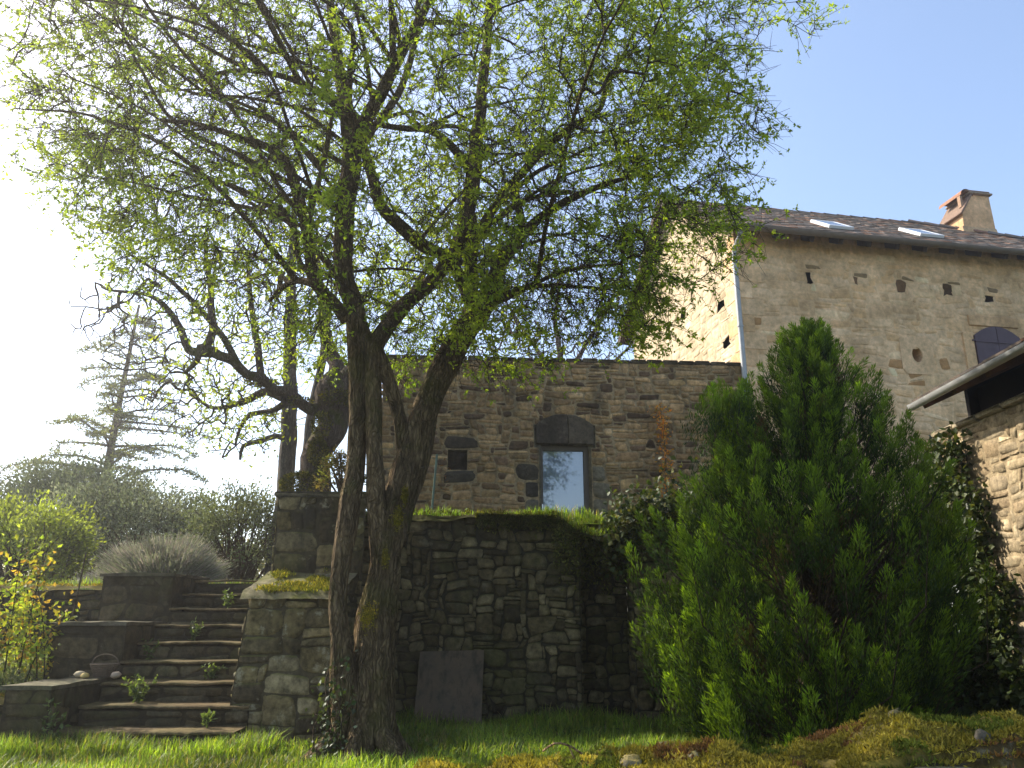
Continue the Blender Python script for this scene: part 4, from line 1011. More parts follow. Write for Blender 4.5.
core = np.array([((sp - q) ** 2).sum(1).min() for q in p2]) ** .5            # few leaves close to the old limbs, most on the outer shoots
prob = np.clip((.28 + 1.3 * dens) * np.clip((core - .12) / .5, .08, 1.25), .02, .95)
C0, Cd = [], []
for f in (.45, .75, 1.0):
    q = rg.random(n) < prob * (1.25 if f == 1.0 else .9); C0.append(p0[q] * (1 - f) + p2[q] * f); Cd.append(d[q])
C0.append(gp[tips]); Cd.append(nrm(rg.normal(0, 1, (len(tips), 3)))); C0, Cd = np.vstack(C0), np.vstack(Cd)
m = 6; kk = np.repeat(np.arange(len(C0)), m); big = rg.uniform(.7, 1.35, len(C0))[kk]      # a rosette of leaves at every bud
P = C0[kk] + rg.normal(0, .010, (len(kk), 3)); Dv = nrm(Cd[kk] * .45 + rg.normal(0, .75, P.shape) + (0, 0, .05)); n = len(P)
hue = np.clip(.5 + nza(C0, .7, 6.0) + rg.normal(0, .25, len(C0)), 0, 1)[kk][:, None]
col = (np.array((.17, .25, .03)) * (1 - hue) + np.array((.28, .345, .036)) * hue) * rg.normal(1, .16, (n, 1))
mb = MB(); leaves(mb, P, Dv, rg.uniform(.030, .058, n) * big, rg.uniform(.014, .024, n) * big, np.clip(col, .02, .7), rg)
mb.build('crown', M['leaf'], tree)

mb = MB(); n = 2600
c = [(at(372, 617, TD) + (0, -.2, 0), .09, .07), (at(400, 520, TD) + (0, -.14, 0), .05, .06), (at(407, 498, TD) + (0, -.14, 0), .03, .05), (at(389, 560, TD) + (0, -.2, 0), .03, .04)]
for (b, sx, sz) in c:
    p = b + rg.normal(0, 1, (650, 3)) * (sx * .38, .03, sz * .7); leaves(mb, p, rg.normal(0, .5, (650, 3)) + (0, -.7, .5), .025, .008, palette(rg, 650, [(.20, .17, .02), (.14, .13, .02), (.26, .21, .03)]), rg)
mb.build('moss', M['moss'], tree)

# ------------------------------------------------------------------ feathery conifer
rg = np.random.default_rng(31)
CB = np.array((2.62, 7.55, .02)); CH = 3.98
con = thing('conifer', 'broad feathery dark green conifer in front of the house', 'conifer', CB)
prof = [(0, .80), (.10, 1.12), (.25, 1.42), (.42, 1.46), (.55, 1.26), (.68, .98), (.80, .68), (.90, .38), (1, .06)]
def cr(t): return float(np.interp(t, [a for a, _ in prof], [b for _, b in prof]))
mb = MB(); tube(mb, smooth_path([CB + (0, 0, -.1), CB + (.02, 0, 1.2), CB + (.1, 0, 2.4), CB + (.35, 0, 3.7)], .15), np.linspace(.10, .015, len(smooth_path([CB + (0, 0, -.1), CB + (.02, 0, 1.2), CB + (.1, 0, 2.4), CB + (.35, 0, 3.7)], .15))), 10, rough=.1)
P, Dv, Cc, Ls = [], [], [], []
fol = MB()
npl = 1050
for k in range(npl):
    tt = rg.uniform(.03, .97) ** 1.05; az = rg.uniform(0, 2 * math.pi); inner = rg.random() < .40
    lob = 1 + .30 * mnoise.noise((math.cos(az) * 1.9, math.sin(az) * 1.9, tt * 5.5)) + .12 * mnoise.noise((math.cos(az) * 5, math.sin(az) * 5, tt * 11))
    lob = max(lob, .86); r = cr(tt) * lob * (rg.uniform(.3, .8) if inner else rg.uniform(.82, 1.02))
    top = CB + np.array((.36 * tt ** 1.6, 0, 0))
    L = rg.uniform(.42, .85) * (1 - .3 * tt); out = np.array((math.cos(az), math.sin(az) * .92, 0))
    tip = top + out * r + (0, 0, CH * tt + .10)
    if k % 16 == 0: tip = CB + np.array((-.48 + rg.normal(0, .13), rg.normal(0, .15), 3.0 + rg.uniform(-.5, .42)))
    d = nrm(out * rg.uniform(.25, .62) + np.array((0, 0, 1.0)) + rg.normal(0, .12, 3))
    root = tip - d * L
    if k % 3 == 0:
        a = top + np.array((0, 0, max(.1, root[2] - CB[2] - r * .5))); tube(mb, [a, (a + root) / 2 + (0, 0, -.05), root, tip - d * .1], np.array((.016, .012, .007, .003)), 5, cap=False)
    m = 270; s = rg.random(m) ** .8; w = L * .26 * np.minimum(1, s * 2.6 + .25) * (1.02 - s) ** .75
    a1 = rg.uniform(0, 2 * math.pi, m); e1 = nrm(np.cross(d, (.3, .2, .9) if abs(d[2]) < .9 else (1, 0, .1))); e2 = np.cross(d, e1)
    radial = np.cos(a1)[:, None] * e1 + np.sin(a1)[:, None] * e2
    rr = w * np.sqrt(rg.random(m))
    p = root + d * (s * L)[:, None] + radial * rr[:, None]
    P.append(p); Dv.append(nrm(d * 1.0 + radial * (rr / (w + 1e-6) * .55)[:, None] + rg.normal(0, .22, (m, 3))))
    young = np.clip((s - .35) * 1.5 * (rr / (w + 1e-6) * .5 + .5), 0, 1)[:, None]
    base = np.array((.022, .045, .008)) * rg.normal(1, .15); tipc = np.array((.20, .31, .02)) * rg.normal(1, .22)
    if inner and rg.random() < .10: base, tipc = np.array((.06, .04, .018)), np.array((.12, .08, .03))
    Cc.append(np.clip((base * (1 - young) + tipc * young) * rg.normal(1, .15, (m, 1)), .004, .5)); Ls.append(rg.uniform(.035, .08, m) * (1 - .3 * tt))
P = np.concatenate(P); n = len(P); Ls = np.concatenate(Ls)
leaves(fol, P, np.concatenate(Dv), Ls, Ls * rg.uniform(.12, .2, n), np.concatenate(Cc), rg, fold=.15)
mb.build('trunk', M['twig'], con, smooth=True); fol.build('crown', M['conifer'], con)

# ------------------------------------------------------------------ trees behind
def traced_tree(name, label, Y, limbs, barkm, crown=None, nat=0, step=.2, rmin=.006, group=None, tint=(1, 1, 1), seed=1, leafc=None, rough=.12, droop=.0, arc=.3, leaf_per=0, lsize=(.05, .08), keep=None):
    rg = np.random.default_rng(seed)
    b = limbs[0][0]; tr = thing(name, label, 'tree', at(b[0], b[1], Y), group)
    mb = MB(); sp, par = [], []
    for rows in limbs:
        p = smooth_path([np.append(at(px, py, Y + dy), r * Y / FPX) for (px, py, dy, r) in rows], step * .6)
        wv = np.clip(np.arange(len(p)) / 6, 0, 1)[:, None] * p[:, 3:4] * (.25 if name == 'slim_tree' else .9) * np.array([[mnoise.noise((q[0] * 1.9, q[2] * 1.9, kk_ + seed)) for kk_ in (1.3, 5.1, 9.7)] for q in p]); p[:, :3] += wv
        tube(mb, p[:, :3], p[:, 3], 14 if p[:, 3].max() > .08 else 8, tint, rough=rough, rs=9, seed=seed * 2.2 + len(sp))
        for k in range(len(p)): par.append(len(sp) - 1 if k else -1); sp.append(p[k, :3])
    mb.build('trunk', barkm, tr, smooth=True)
    if nat:
        A = np.vstack([ellipsoid_pts(rg, c, r, m, .2) for (c, r, m) in crown])
        gp, gpar, tips = grow(np.array(sp), np.array(par), A, step, rg, arc, droop)
        mb = MB(); twig_mesh(mb, gp, gpar, len(sp), rmin, .05, col=tint); mb.build('branches', M['twig'] if barkm is M['mossy_bark'] else barkm, tr, smooth=True)
        if leaf_per:
            if keep: tips = tips[keep(gp[tips])]
            k = np.repeat(tips, leaf_per); p = gp[k] + rg.normal(0, .12, (len(k), 3))
            lm = MB(); leaves(lm, p, rg.normal(0, 1, p.shape) + (0, 0, .3), rg.uniform(*lsize, len(k)), rg.uniform(*lsize, len(k)) * .45, palette(rg, len(k), leafc), rg); lm.build('crown', M['leaf'], tr)
    return tr
pt = traced_tree('mossy_tree', 'crooked tree with a moss grown trunk and leafing limbs, behind the stone pier', 13.0,
    [[(302, 606, 0, 24), (304, 570, 0, 21), (307, 530, 0, 18), (311, 495, 0, 15), (319, 455, 0, 14), (328, 420, 0, 15), (337, 395, 0, 18), (348, 380, 0, 16)],
     [(330, 405, 0, 10), (314, 410, -.2, 6.5), (303, 406, -.3, 5.2), (288, 393, -.4, 5.6), (274, 391, -.5, 4.8), (258, 378, -.6, 5.2), (246, 374, -.7, 4.4), (232, 362, -.8, 4.8), (218, 356, -.9, 4.6), (208, 348, -.9, 5.2), (200, 345, -.9, 4.2), (197, 360, -.9, 3), (186, 372, -.9, 1.8)],
     [(212, 352, -.9, 6), (190, 350, -.8, 4), (182, 335, -.8, 3.5), (170, 312, -1, 3), (150, 295, -1.2, 2), (110, 290, -1.4, 1.2)],
     [(205, 348, -.9, 4.5), (213, 330, -.9, 4), (211, 300, -.8, 3.5), (208, 270, -.8, 2.5), (204, 240, -.8, 1.5)],
     [(285, 398, -.4, 5), (262, 392, 0, 4), (240, 402, .2, 3), (215, 408, .4, 2), (190, 395, .6, 1.4)],
     [(290, 400, -.3, 4), (270, 412, .2, 3.2), (250, 414, .2, 3), (240, 428, .3, 2), (236, 445, .3, 1.2)],
     [(340, 392, 0, 12), (336, 372, .3, 9), (328, 340, .5, 7), (322, 300, .8, 5), (318, 260, 1, 3), (310, 220, 1.2, 2)],
     [(345, 385, 0, 12), (362, 362, -.2, 9), (385, 335, -.3, 6), (410, 300, -.3, 4), (430, 260, -.2, 2.5)],
     [(262, 384, -.6, 4), (256, 340, -.4, 3.5), (252, 300, -.3, 3), (246, 260, -.2, 2)],
     [(240, 368, -.8, 4), (210, 320, -1.2, 3), (170, 280, -1.5, 2), (130, 255, -1.7, 1.2)]],
    M['mossy_bark'], [(at(200, 320, 12.5), (2.1, 1.6, 1.25), 520), (at(270, 270, 13), (1.9, 1.6, 1.4), 420), (at(200, 400, 13), (1.6, 1.0, .75), 330), (at(140, 320, 12.3), (1.1, 1.0, .9), 170), (at(235, 425, 13), (.9, .7, .6), 120), (at(390, 270, 13), (1.6, 1.4, 1.1), 220)], 1, .2, .0075, seed=41, leafc=[(.24, .30, .035), (.29, .32, .04), (.19, .25, .035)], leaf_per=4, lsize=(.06, .115), arc=.14, keep=lambda q: q[:, 0] > at(185, 330, 13)[0] + rng.normal(0, .5, len(q)))
mb = MB(); rg = np.random.default_rng(8)
for (px, py, sx, sz, m) in ((300, 485, .30, .20, 2600), (318, 452, .14, .22, 1400), (322, 425, .16, .2, 900), (336, 398, .25, .14, 900), (262, 382, .25, .05, 500), (300, 401, .2, .05, 400)):
    b = at(px, py, 12.75); p = b + nrm(rg.normal(size=(m, 3))) * (sx, .25, sz) * rg.uniform(.75, 1.05, (m, 1)); leaves(mb, p, (p - b) * (2, 2, 2) + rg.normal(0, .4, (m, 3)), .05, .022, palette(rg, m, [(.09, .085, .014), (.15, .13, .02), (.06, .065, .012)]), rg)
mb.build('moss', M['moss'], pt)
traced_tree('slim_tree', 'slim straight tree with a dark upper and pale lower trunk, behind the stone pier', 14.5,
    [[(270, 600, 0, 8), (277, 540, 0, 8), (285, 490, 0, 8), (288, 440, 0, 8), (290, 390, 0, 7), (290, 340, 0, 6), (291, 290, 0, 5), (293, 240, 0, 4), (296, 190, 0, 2.5)], [(288, 440, 0, 4), (276, 436, -.2, 3), (260, 441, -.4, 2.6), (243, 446, -.5, 2), (240, 460, -.5, 1.2)],
     [(271, 596, 0, 6), (296, 545, .3, 5), (308, 440, .5, 5), (314, 400, .5, 4.5), (322, 360, .5, 4), (330, 300, .5, 3)]],
    M['pale_bark'], [(at(300, 240, 14.5), (1.6, 1.3, 1.6), 240), (at(283, 370, 14.5), (1.2, 1.0, 1.9), 150)], 1, .25, .005, seed=43, tint=(.55, .52, .5))
traced_tree('bare_tree', 'leafless tree whose twigs show above the annexe wall, left of the house', 25.0,
    [[(560, 480, 0, 6), (562, 400, 0, 4.5), (560, 360, 0, 3.2), (556, 320, 0, 2.2), (560, 280, 0, 1)], [(561, 390, 0, 3), (530, 340, 0, 2), (505, 300, 0, 1)], [(561, 385, 0, 3), (595, 330, 0, 2), (615, 290, 0, 1)], [(562, 400, 0, 2.5), (610, 365, 0, 1.6), (640, 335, 0, 1)]],
    M['twig'], [(at(560, 320, 25), (3.4, 2.5, 2.4), 1100), (at(490, 330, 25), (1.8, 1.6, 1.6), 350)], 1, .35, .011, seed=44, tint=(1.3, 1.2, 1.2))
traced_tree('bare_sapling', 'thin leafless sapling at the left edge beyond the bushes', 20.0,
    [[(20, 560, 0, 3), (18, 520, 0, 2.6), (14, 490, 0, 2)], [(18, 525, 0, 2), (28, 500, 0, 1.6), (34, 484, 0, 1.2)]],
    M['twig'], [(at(22, 510, 20), (.8, .7, 1.0), 60)], 1, .25, .008, seed=45)
# cedar
rg = np.random.default_rng(51); CY = 27.0
ced = thing('cedar', 'tall thin cedar with drooping layered branches, left beyond the garden bushes', 'tree', at(98, 560, CY))
mb = MB(); p = smooth_path([np.append(at(98, 560, CY), 5 * CY / FPX), np.append(at(104, 490, CY), 4.2 * CY / FPX), np.append(at(118, 410, CY), 3.1 * CY / FPX), np.append(at(130, 350, CY), 2.0 * CY / FPX), np.append(at(139, 305, CY), 1.2 * CY / FPX)], .2)
tube(mb, p[:, :3], p[:, 3], 10, (.9, .8, .7), rough=.1)
ndl = MB(); NP_, ND_ = [], []
for k in range(60):
    s = (k + rg.random()) / 60; j = int((.16 + .82 * s) * (len(p) - 1)); b = p[j, :3]; L = (1 - s) ** .75 * 4.0 * rg.uniform(.5, 1.1) + .35
    az = rg.uniform(0, 2 * math.pi); o = np.array((math.cos(az), math.sin(az), 0)); pr = np.array((-o[1], o[0], 0)); up = rg.uniform(.05, .35)
    br = smooth_path([b, b + o * L * .4 + (0, 0, L * up * .35), b + o * L * .8 + (0, 0, L * up * .30) + pr * rg.normal(0, .1) * L, b + o * L * 1.02 + (0, 0, L * (up * .2 - .08))], .2)
    tube(mb, br, np.linspace(.045 * (1 - s) + .02, .010, len(br)), 5, (.9, .8, .7), cap=False)
    for q in range(1, len(br)):
        f = q / len(br)
        for sd in (-1, 1):
            tl = rg.uniform(.2, .5) * L * .35 * (1.1 - f) + .15; e = br[q] + pr * sd * tl + o * tl * .5 + (0, 0, rg.normal(-.05, .05))
            tube(mb, [br[q], e], np.array((.007, .004)), 4, (.9, .8, .7), cap=False)
            m = int(15 * (.3 + f)); u = rg.random(m)[:, None]; NP_.append(br[q] * (1 - u) + e * u + rg.normal(0, .04, (m, 3))); ND_.append(rg.normal(0, .6, (m, 3)) + (0, 0, .35))
mb.build('trunk', M['twig'], ced, smooth=True); NP_ = np.concatenate(NP_); n = len(NP_)
leaves(ndl, NP_, np.concatenate(ND_), rg.uniform(.09, .18, n), rg.uniform(.03, .055, n), palette(rg, n, [(.10, .115, .055), (.13, .14, .07), (.075, .09, .04)]), rg); ndl.build('crown', M['leaf'], ced)  # needle colours lightened to put haze over the distant cedar

# ------------------------------------------------------------------ bushes of the upper garden
def bush(name, label, c, r, n, size, cols, cat='bush', seed=1, spiky=False, clumps=60, ratio=.45, mat='leaf', stemn=14, top=None):
    rg = np.random.default_rng(seed); c, r = np.array(c, float), np.array(r, float)
    b = thing(name, label, cat, (c[0], c[1], c[2] - r[2])); base = c - (0, 0, r[2])
    st = MB(); fo = MB()
    if spiky:
        m = n; d = nrm(rg.normal(size=(m, 3)) * (1, 1, .8) + (0, 0, .9)); d[:, 2] = np.abs(d[:, 2]); L = rg.uniform(.72, 1.08, m) * (1 + .22 * nza(d, 3.2, seed))
        tipp = base + d * (r * (1, 1, 2)) * L[:, None]; rootp = base + d * (r * (1, 1, 2)) * (L * rg.uniform(.55, .8, m))[:, None]
        leaves(fo, rootp, tipp - rootp + rg.normal(0, .03, (m, 3)), np.linalg.norm(tipp - rootp, axis=1), size[0], palette(rg, m, cols), rg)
        k = rg.integers(m, size=m * 2); u = rg.random((m * 2, 1)); p = rootp[k] * (1 - u) + tipp[k] * u
        leaves(fo, p, nrm(tipp[k] - rootp[k]) + rg.normal(0, .35, (m * 2, 3)), size[1], size[1] * .16, palette(rg, m * 2, cols), rg)
    else:
        cd = nrm(rg.normal(size=(clumps, 3))); cd[:, 2] = np.where(cd[:, 2] < -.35, -cd[:, 2], cd[:, 2])
        cc = c + cd * r * (rg.uniform(.45, 1, (clumps, 1)) ** .6) * (1 + .15 * nza(cd, 2.0, seed))[:, None]; cs = rg.uniform(.16, .30, clumps) * r.mean()
        k = rg.integers(clumps, size=n); p = cc[k] + np.clip(rg.normal(0, 1, (n, 3)), -1.8, 1.8) * cs[k][:, None] * .62
        ccol = palette(rg, clumps, cols, .22)
        leaves(fo, p, (p - c) / r + rg.normal(0, .8, (n, 3)) + (0, 0, .3), rg.uniform(*size, n), rg.uniform(*size, n) * ratio, np.clip(ccol[k] * rg.normal(1, .15, (n, 1)), .005, .8), rg)
        for q in range(clumps):
            a = base + np.array((rg.normal(0, .12) * r[0], rg.normal(0, .12) * r[1], 0)); pth = smooth_path([a, (a + cc[q]) / 2 + rg.normal(0, .08, 3) * r + (0, 0, .1 * r[2]), cc[q], cc[q] + cd[q] * cs[q]], .15)
            tube(st, pth, np.linspace(.022, .004, len(pth)), 5, (1.2, 1.1, 1), cap=False)
    if spiky:
        for q in range(stemn * 3):
            d = nrm(rg.normal(size=3) * (1, 1, .6) + (0, 0, .9)); d[2] = abs(d[2]); tube(st, [base, base + d * r * (.4, .4, .8), base + d * r * (.85, .85, 1.7)], np.array((.012, .008, .004)), 4, (1.5, 1.4, 1.3), cap=False)
    st.build('stem', M['twig'], b, smooth=True); fo.build('foliage', M[mat], b); return b
def bp(px, py, Y): return at(px, py, Y)
bush('lavender_bush', 'rounded grey green lavender bush at the head of the stone steps', bp(165, 568, 12.3), (1.12, .9, .45), 8200, (.014, .06), [(.27, .27, .19), (.31, .29, .24), (.20, .22, .13), (.29, .235, .22)], seed=61, spiky=True, mat='grey_leaf')
bush('lavender_bush', 'smaller grey lavender bush left of the larger one, above the rubble garden wall', bp(98, 590, 11.9), (.55, .5, .28), 2000, (.010, .05), [(.25, .25, .21), (.27, .235, .25), (.20, .22, .15)], seed=62, spiky=True, mat='grey_leaf')
bush('silver_shrub', 'broad shrub with small silvery leaves behind the lavender', bp(128, 546, 16), (1.9, 1.3, 1.15), 20000, (.06, .10), [(.19, .205, .12), (.25, .26, .17), (.13, .15, .08)], seed=63, clumps=90, mat='grey_leaf')
bush('green_shrub', 'bright green loose shrub at the left edge behind the rose', bp(18, 566, 13), (1.25, 1.0, .95), 11000, (.05, .09), [(.17, .21, .04), (.21, .25, .05), (.13, .16, .04)], seed=64, clumps=70)
bush('olive_shrub', 'olive green twiggy shrub between the lavender and the pier', bp(238, 545, 14.5), (1.0, .9, 1.0), 8500, (.05, .085), [(.17, .19, .075), (.22, .23, .10), (.13, .15, .06)], seed=65, clumps=70, mat='grey_leaf')
bush('dark_shrub', 'dark evergreen shrub under the cedar', bp(70, 528, 20), (2.2, 1.4, 1.5), 14000, (.08, .13), [(.11, .13, .065), (.15, .17, .09)], seed=66, clumps=70, mat='grey_leaf')
rg = np.random.default_rng(9)
mb = MB(); n = 42000; p = np.stack([rg.uniform(-34, 1, n), rg.uniform(26, 30, n), np.zeros(n)], 1); hgt = 1.5 + .9 * nza(p * (1, .3, 1), .35, 2.0) + .5 * nza(p * (1, .3, 1), 1.1, 5.0)
p[:, 2] = 2.0 + rg.random(n) ** .8 * hgt * 1.1; leaves(mb, p, rg.normal(0, 1, (n, 3)) + (0, 0, .4), rg.uniform(.12, .22, n), rg.uniform(.06, .10, n), palette(rg, n, [(.13, .14, .075), (.17, .17, .09), (.11, .125, .06), (.18, .15, .09)]), rg)
tag(mb.build('far_hedge', M['leaf']), 'far hedge closing the upper garden', None, kind='stuff')
bush('dry_shrub', 'small yellowish dry shrub behind the top of the stone pier', bp(345, 478, 12), (.35, .3, .45), 2200, (.04, .07), [(.22, .16, .05), (.16, .12, .04), (.12, .13, .03)], seed=67, clumps=22)

# rose shrub in the bed
rb = thing('rose_shrub', 'tall loose rose shrub with yellow green and coppery young leaves in the flower bed', 'shrub', (-5.0, 8.7, .4))
st, fo = MB(), MB()
for k in range(24):
    x = rg.uniform(-5.75, -4.55); y = rg.uniform(8.3, 9.1); H = rg.uniform(.6, 1.5) * (1 if x < -4.9 else .75); b = np.array((x, y, .40)); l = rg.normal(0, .16, 2)
    pth = smooth_path([b, b + (l[0] * .4, l[1] * .4, H * .5), b + (l[0] * 1.2, l[1], H)], .06); tube(st, pth, np.linspace(.009, .003, len(pth)), 5, (.8, .9, .6), cap=False)
    for q in range(int(len(pth) * .3), len(pth)):
        m = 7; e = pth[q] + rg.normal(0, .06, (m, 3)); warm = rg.random() < .3
        leaves(fo, e, rg.normal(0, .8, (m, 3)) + (0, 0, .2), rg.uniform(.045, .08, m), rg.uniform(.028, .045, m), palette(rg, m, [(.30, .19, .04), (.27, .23, .04)] if warm else [(.20, .25, .035), (.25, .27, .04), (.14, .20, .03)]), rg)
st.build('stem', M['twig'], rb, smooth=True); fo.build('foliage', M['leaf'], rb)
mb = MB(); a, b = at(58, 668, 8.9), at(86, 553, 9.0); tube(mb, smooth_path([a, (a + b) / 2 + (.02, 0, 0), b], .1), np.linspace(.012, .008, len(smooth_path([a, (a + b) / 2 + (.02, 0, 0), b], .1))), 6)
tag(mb.build('garden_stake', M['twig']), 'thin dark leaning stake among the rose stems', 'stake')

# ------------------------------------------------------------------ climbers
def ivy(name, label, P, Nn, n, size, cols, seed, thick=.10, mat='ivy', cat='ivy', stems=None):
    rg = np.random.default_rng(seed); P = np.asarray(P); Nn = np.asarray(Nn, float)
    o = thing(name, label, cat, P[np.argmin(P[:, 2])]); fo, st = MB(), MB()
    k = rg.integers(len(P), size=n); p = P[k] + rg.normal(0, .045, (n, 3)) + Nn * (rg.random((n, 1)) * thick + .02)
    d = rg.normal(0, .6, (n, 3)) + Nn * .35 + (0, 0, -.55); leaves(fo, p, d, rg.uniform(*size, n), rg.uniform(*size, n) * .8, palette(rg, n, cols, .2), rg, fold=.12)
    for q in range(18):
        a, b = P[rg.integers(len(P))], P[rg.integers(len(P))]
        if np.linalg.norm(a - b) > 1.0: b = a + (b - a) * .5
        pth = smooth_path([a + Nn * .02, (a + b) / 2 + rg.normal(0, .05, 3) + Nn * .03, b + Nn * .02], .08); tube(st, pth, .006, 4, cap=False)
    st.build('stem', M['twig'], o, smooth=True); fo.build('foliage', M[mat], o); return o
IV = [(.035, .055, .010), (.05, .075, .014), (.028, .042, .008), (.075, .09, .02)]
P = []
for q in range(2600):
    y, z = rg.uniform(7.3, 8.98), rg.uniform(.0, 3.05); e = mnoise.noise((y * 2.2, z * 1.6, 3)) * .45
    lim = 8.05 + .38 * (z - 1.5) / 1.5 + e
    if y > lim: P.append((SWX, y, z))
ivy('wall_ivy', 'dense dark ivy climbing the end of the shed wall beside the conifer', P, (-1, 0, 0), 5200, (.05, .10), IV, 71, .2)
P = []
for q in range(900):
    x = rg.uniform(1.05, 2.4); z = rtop(x) + rg.normal(.02, .19) - .15 * max(0, 1.5 - x)
    P.append((x, RY + rg.uniform(-.05, .5), z))
ivy('ledge_ivy', 'glossy ivy clump spilling over the retaining wall top left of the conifer', P, (0, -1, .2), 3400, (.05, .085), IV + [(.12, .12, .03)], 72, .14)
P = []
for q in range(300):
    s = rg.random(); a = rg.uniform(-2.9, -1.3); b = at(363 + 6 * s, 757 - 125 * s * rg.random(), TD); r = .40 - .13 * s; P.append((b[0] + math.cos(a) * r, TD + math.sin(a) * r * .85, b[2]))
P = [q for q in P if q[0] < at(358, 700, TD)[0] - .02]
ivy('trunk_ivy', 'small ivy shoots creeping up the foot of the big tree trunk', P, (-.5, -.8, 0), 420, (.03, .055), IV + [(.10, .12, .06)], 73, .04)
def climber(label, px, y0, y1, cols, n, spread, seed):
    rg = np.random.default_rng(seed); Yc = 13.95; a, b = at(px + 6, y0, Yc), at(px, y1, Yc); o = thing('climbing_rose', label, 'climber', a); st, fo = MB(), MB()
    pth = smooth_path([a, (a + b) / 2 + (.05, 0, 0), b], .1); tube(st, pth, np.linspace(.012, .004, len(pth)), 5)
    f = rg.random(n) ** .6; i = (f * (len(pth) - 1)).astype(int); p = pth[i] + rg.normal(0, 1, (n, 3)) * (spread, .05, .04); leaves(fo, p, rg.normal(0, .8, (n, 3)), rg.uniform(.05, .09, n), rg.uniform(.03, .05, n), palette(rg, n, cols), rg)
    st.build('stem', M['twig'], o, smooth=True); fo.build('foliage', M['leaf'], o)
OR = [(.62, .27, .04), (.55, .20, .03), (.65, .36, .06), (.36, .24, .05)]
climber('thin climber with orange young leaves trained up the annexe wall right of the door', 660, 520, 402, OR, 330, .07, 81)
climber('shorter climber with a small tuft of orange leaves, between the taller climber and the conifer', 716, 510, 455, OR, 70, .08, 82)
climber('thin climber with rusty leaves left of the small dark window hole', 440, 515, 458, [(.25, .11, .04), (.2, .1, .05)], 60, .05, 83)
mb = MB(); tube(mb, [at(431, 520, 12.5), at(437, 454, 12.5)], .018, 8); tag(mb.build('garden_pole', M['greenpole']), 'thin green pole standing on the terrace in front of the annexe wall', 'pole')

# ------------------------------------------------------------------ things at the wall foot and on the steps
mb = MB(); a, b = at(413, 744, 8.62), at(481, 744, 8.62); w = b[0] - a[0]
V = []
for k, u in enumerate(np.linspace(0, 1, 10)):
    for v in np.linspace(0, 1, 10): V.append((a[0] + w * u + .01 * v + .006 * mnoise.noise((u * 4, v * 4, 1)), 8.50 + .42 * v + .006 * mnoise.noise((u * 3, v * 5, 6)), -.03 + .81 * v + .015 * u * v))
V = np.array(V); i = np.arange(100).reshape(10, 10); q = np.stack([i[:-1, :-1], i[1:, :-1], i[1:, 1:], i[:-1, 1:]], -1).reshape(-1, 4)
B2 = V + (0, .05, -.015); rim = np.concatenate([i[0, :], i[1:, -1], i[-1, :-1][::-1], i[1:-1, 0][::-1]]); r2 = np.roll(rim, -1)
mb.add(np.vstack([V, B2]), np.concatenate([q, q[:, ::-1] + 100, np.stack([rim, rim + 100, r2 + 100, r2], -1)]), (.5, .5, .5))
tag(mb.build('metal_slab', M['slab']), 'brown rusty square slab leaning against the retaining wall right of the trunk', 'slab')
BK = at(103, 679, 8.35); BK[2] = 3 * RISE + .04
bk = thing('wire_basket', 'small dark wicker basket lying on the front side block of the steps', 'basket', BK)
mb = MB()
for k in range(7):
    r = .085 + .008 * k; th = np.linspace(0, 2 * math.pi, 25); tube(mb, np.stack([BK[0] + r * np.cos(th), BK[1] + r * .8 * np.sin(th), np.full(25, BK[2] + .01 + .018 * k)], 1), .009, 5, cap=False)
for k in range(14):
    th = k / 14 * 2 * math.pi; tube(mb, [(BK[0] + .085 * math.cos(th), BK[1] + .068 * math.sin(th), BK[2]), (BK[0] + .137 * math.cos(th), BK[1] + .11 * math.sin(th), BK[2] + .125)], .006, 4)
mb.box(BK + (0, 0, .01), (.14, .12, .012)); mb.build('body', M['wicker'], bk, smooth=True)
mb = MB(); th = np.linspace(0, math.pi, 15); tube(mb, np.stack([BK[0] + .13 * np.cos(th), np.full(15, BK[1]) , BK[2] + .12 + .09 * np.sin(th)], 1), .007, 6); mb.build('handle', M['wicker'], bk, smooth=True)
for (dx, dy, s, c, lab) in ((-.20, -.06, .045, (.40, .32, .2), 'pale stone furthest left of the wicker basket on the side block'), (-.12, -.12, .035, (.46, .34, .12), 'yellowish stone between the pale stone and the wicker basket'), (.17, -.10, .04, (.36, .27, .19), 'small tan stone at the right foot of the wicker basket')):
    bm = MB(); u, v = np.meshgrid(np.linspace(0, 2 * math.pi, 15)[:-1], np.linspace(.01, math.pi - .01, 9)); D = np.stack([np.cos(u) * np.sin(v), np.sin(u) * np.sin(v), np.cos(v)], -1).reshape(-1, 3)
    rr = s * (1 + .25 * nza(D, 1.6, dx * 50)); p = BK + (dx, dy, s * .6) + D * rr[:, None] * (1.2, 1, .75); i = np.arange(9 * 14).reshape(9, 14); j = np.roll(i, -1, 1)
    bm.add(p, np.stack([i[:-1], i[1:], j[1:], j[:-1]], -1).reshape(-1, 4), c); tag(bm.build('loose_stone', M['pebble'], smooth=True), lab, 'stone', 'stones by the basket')
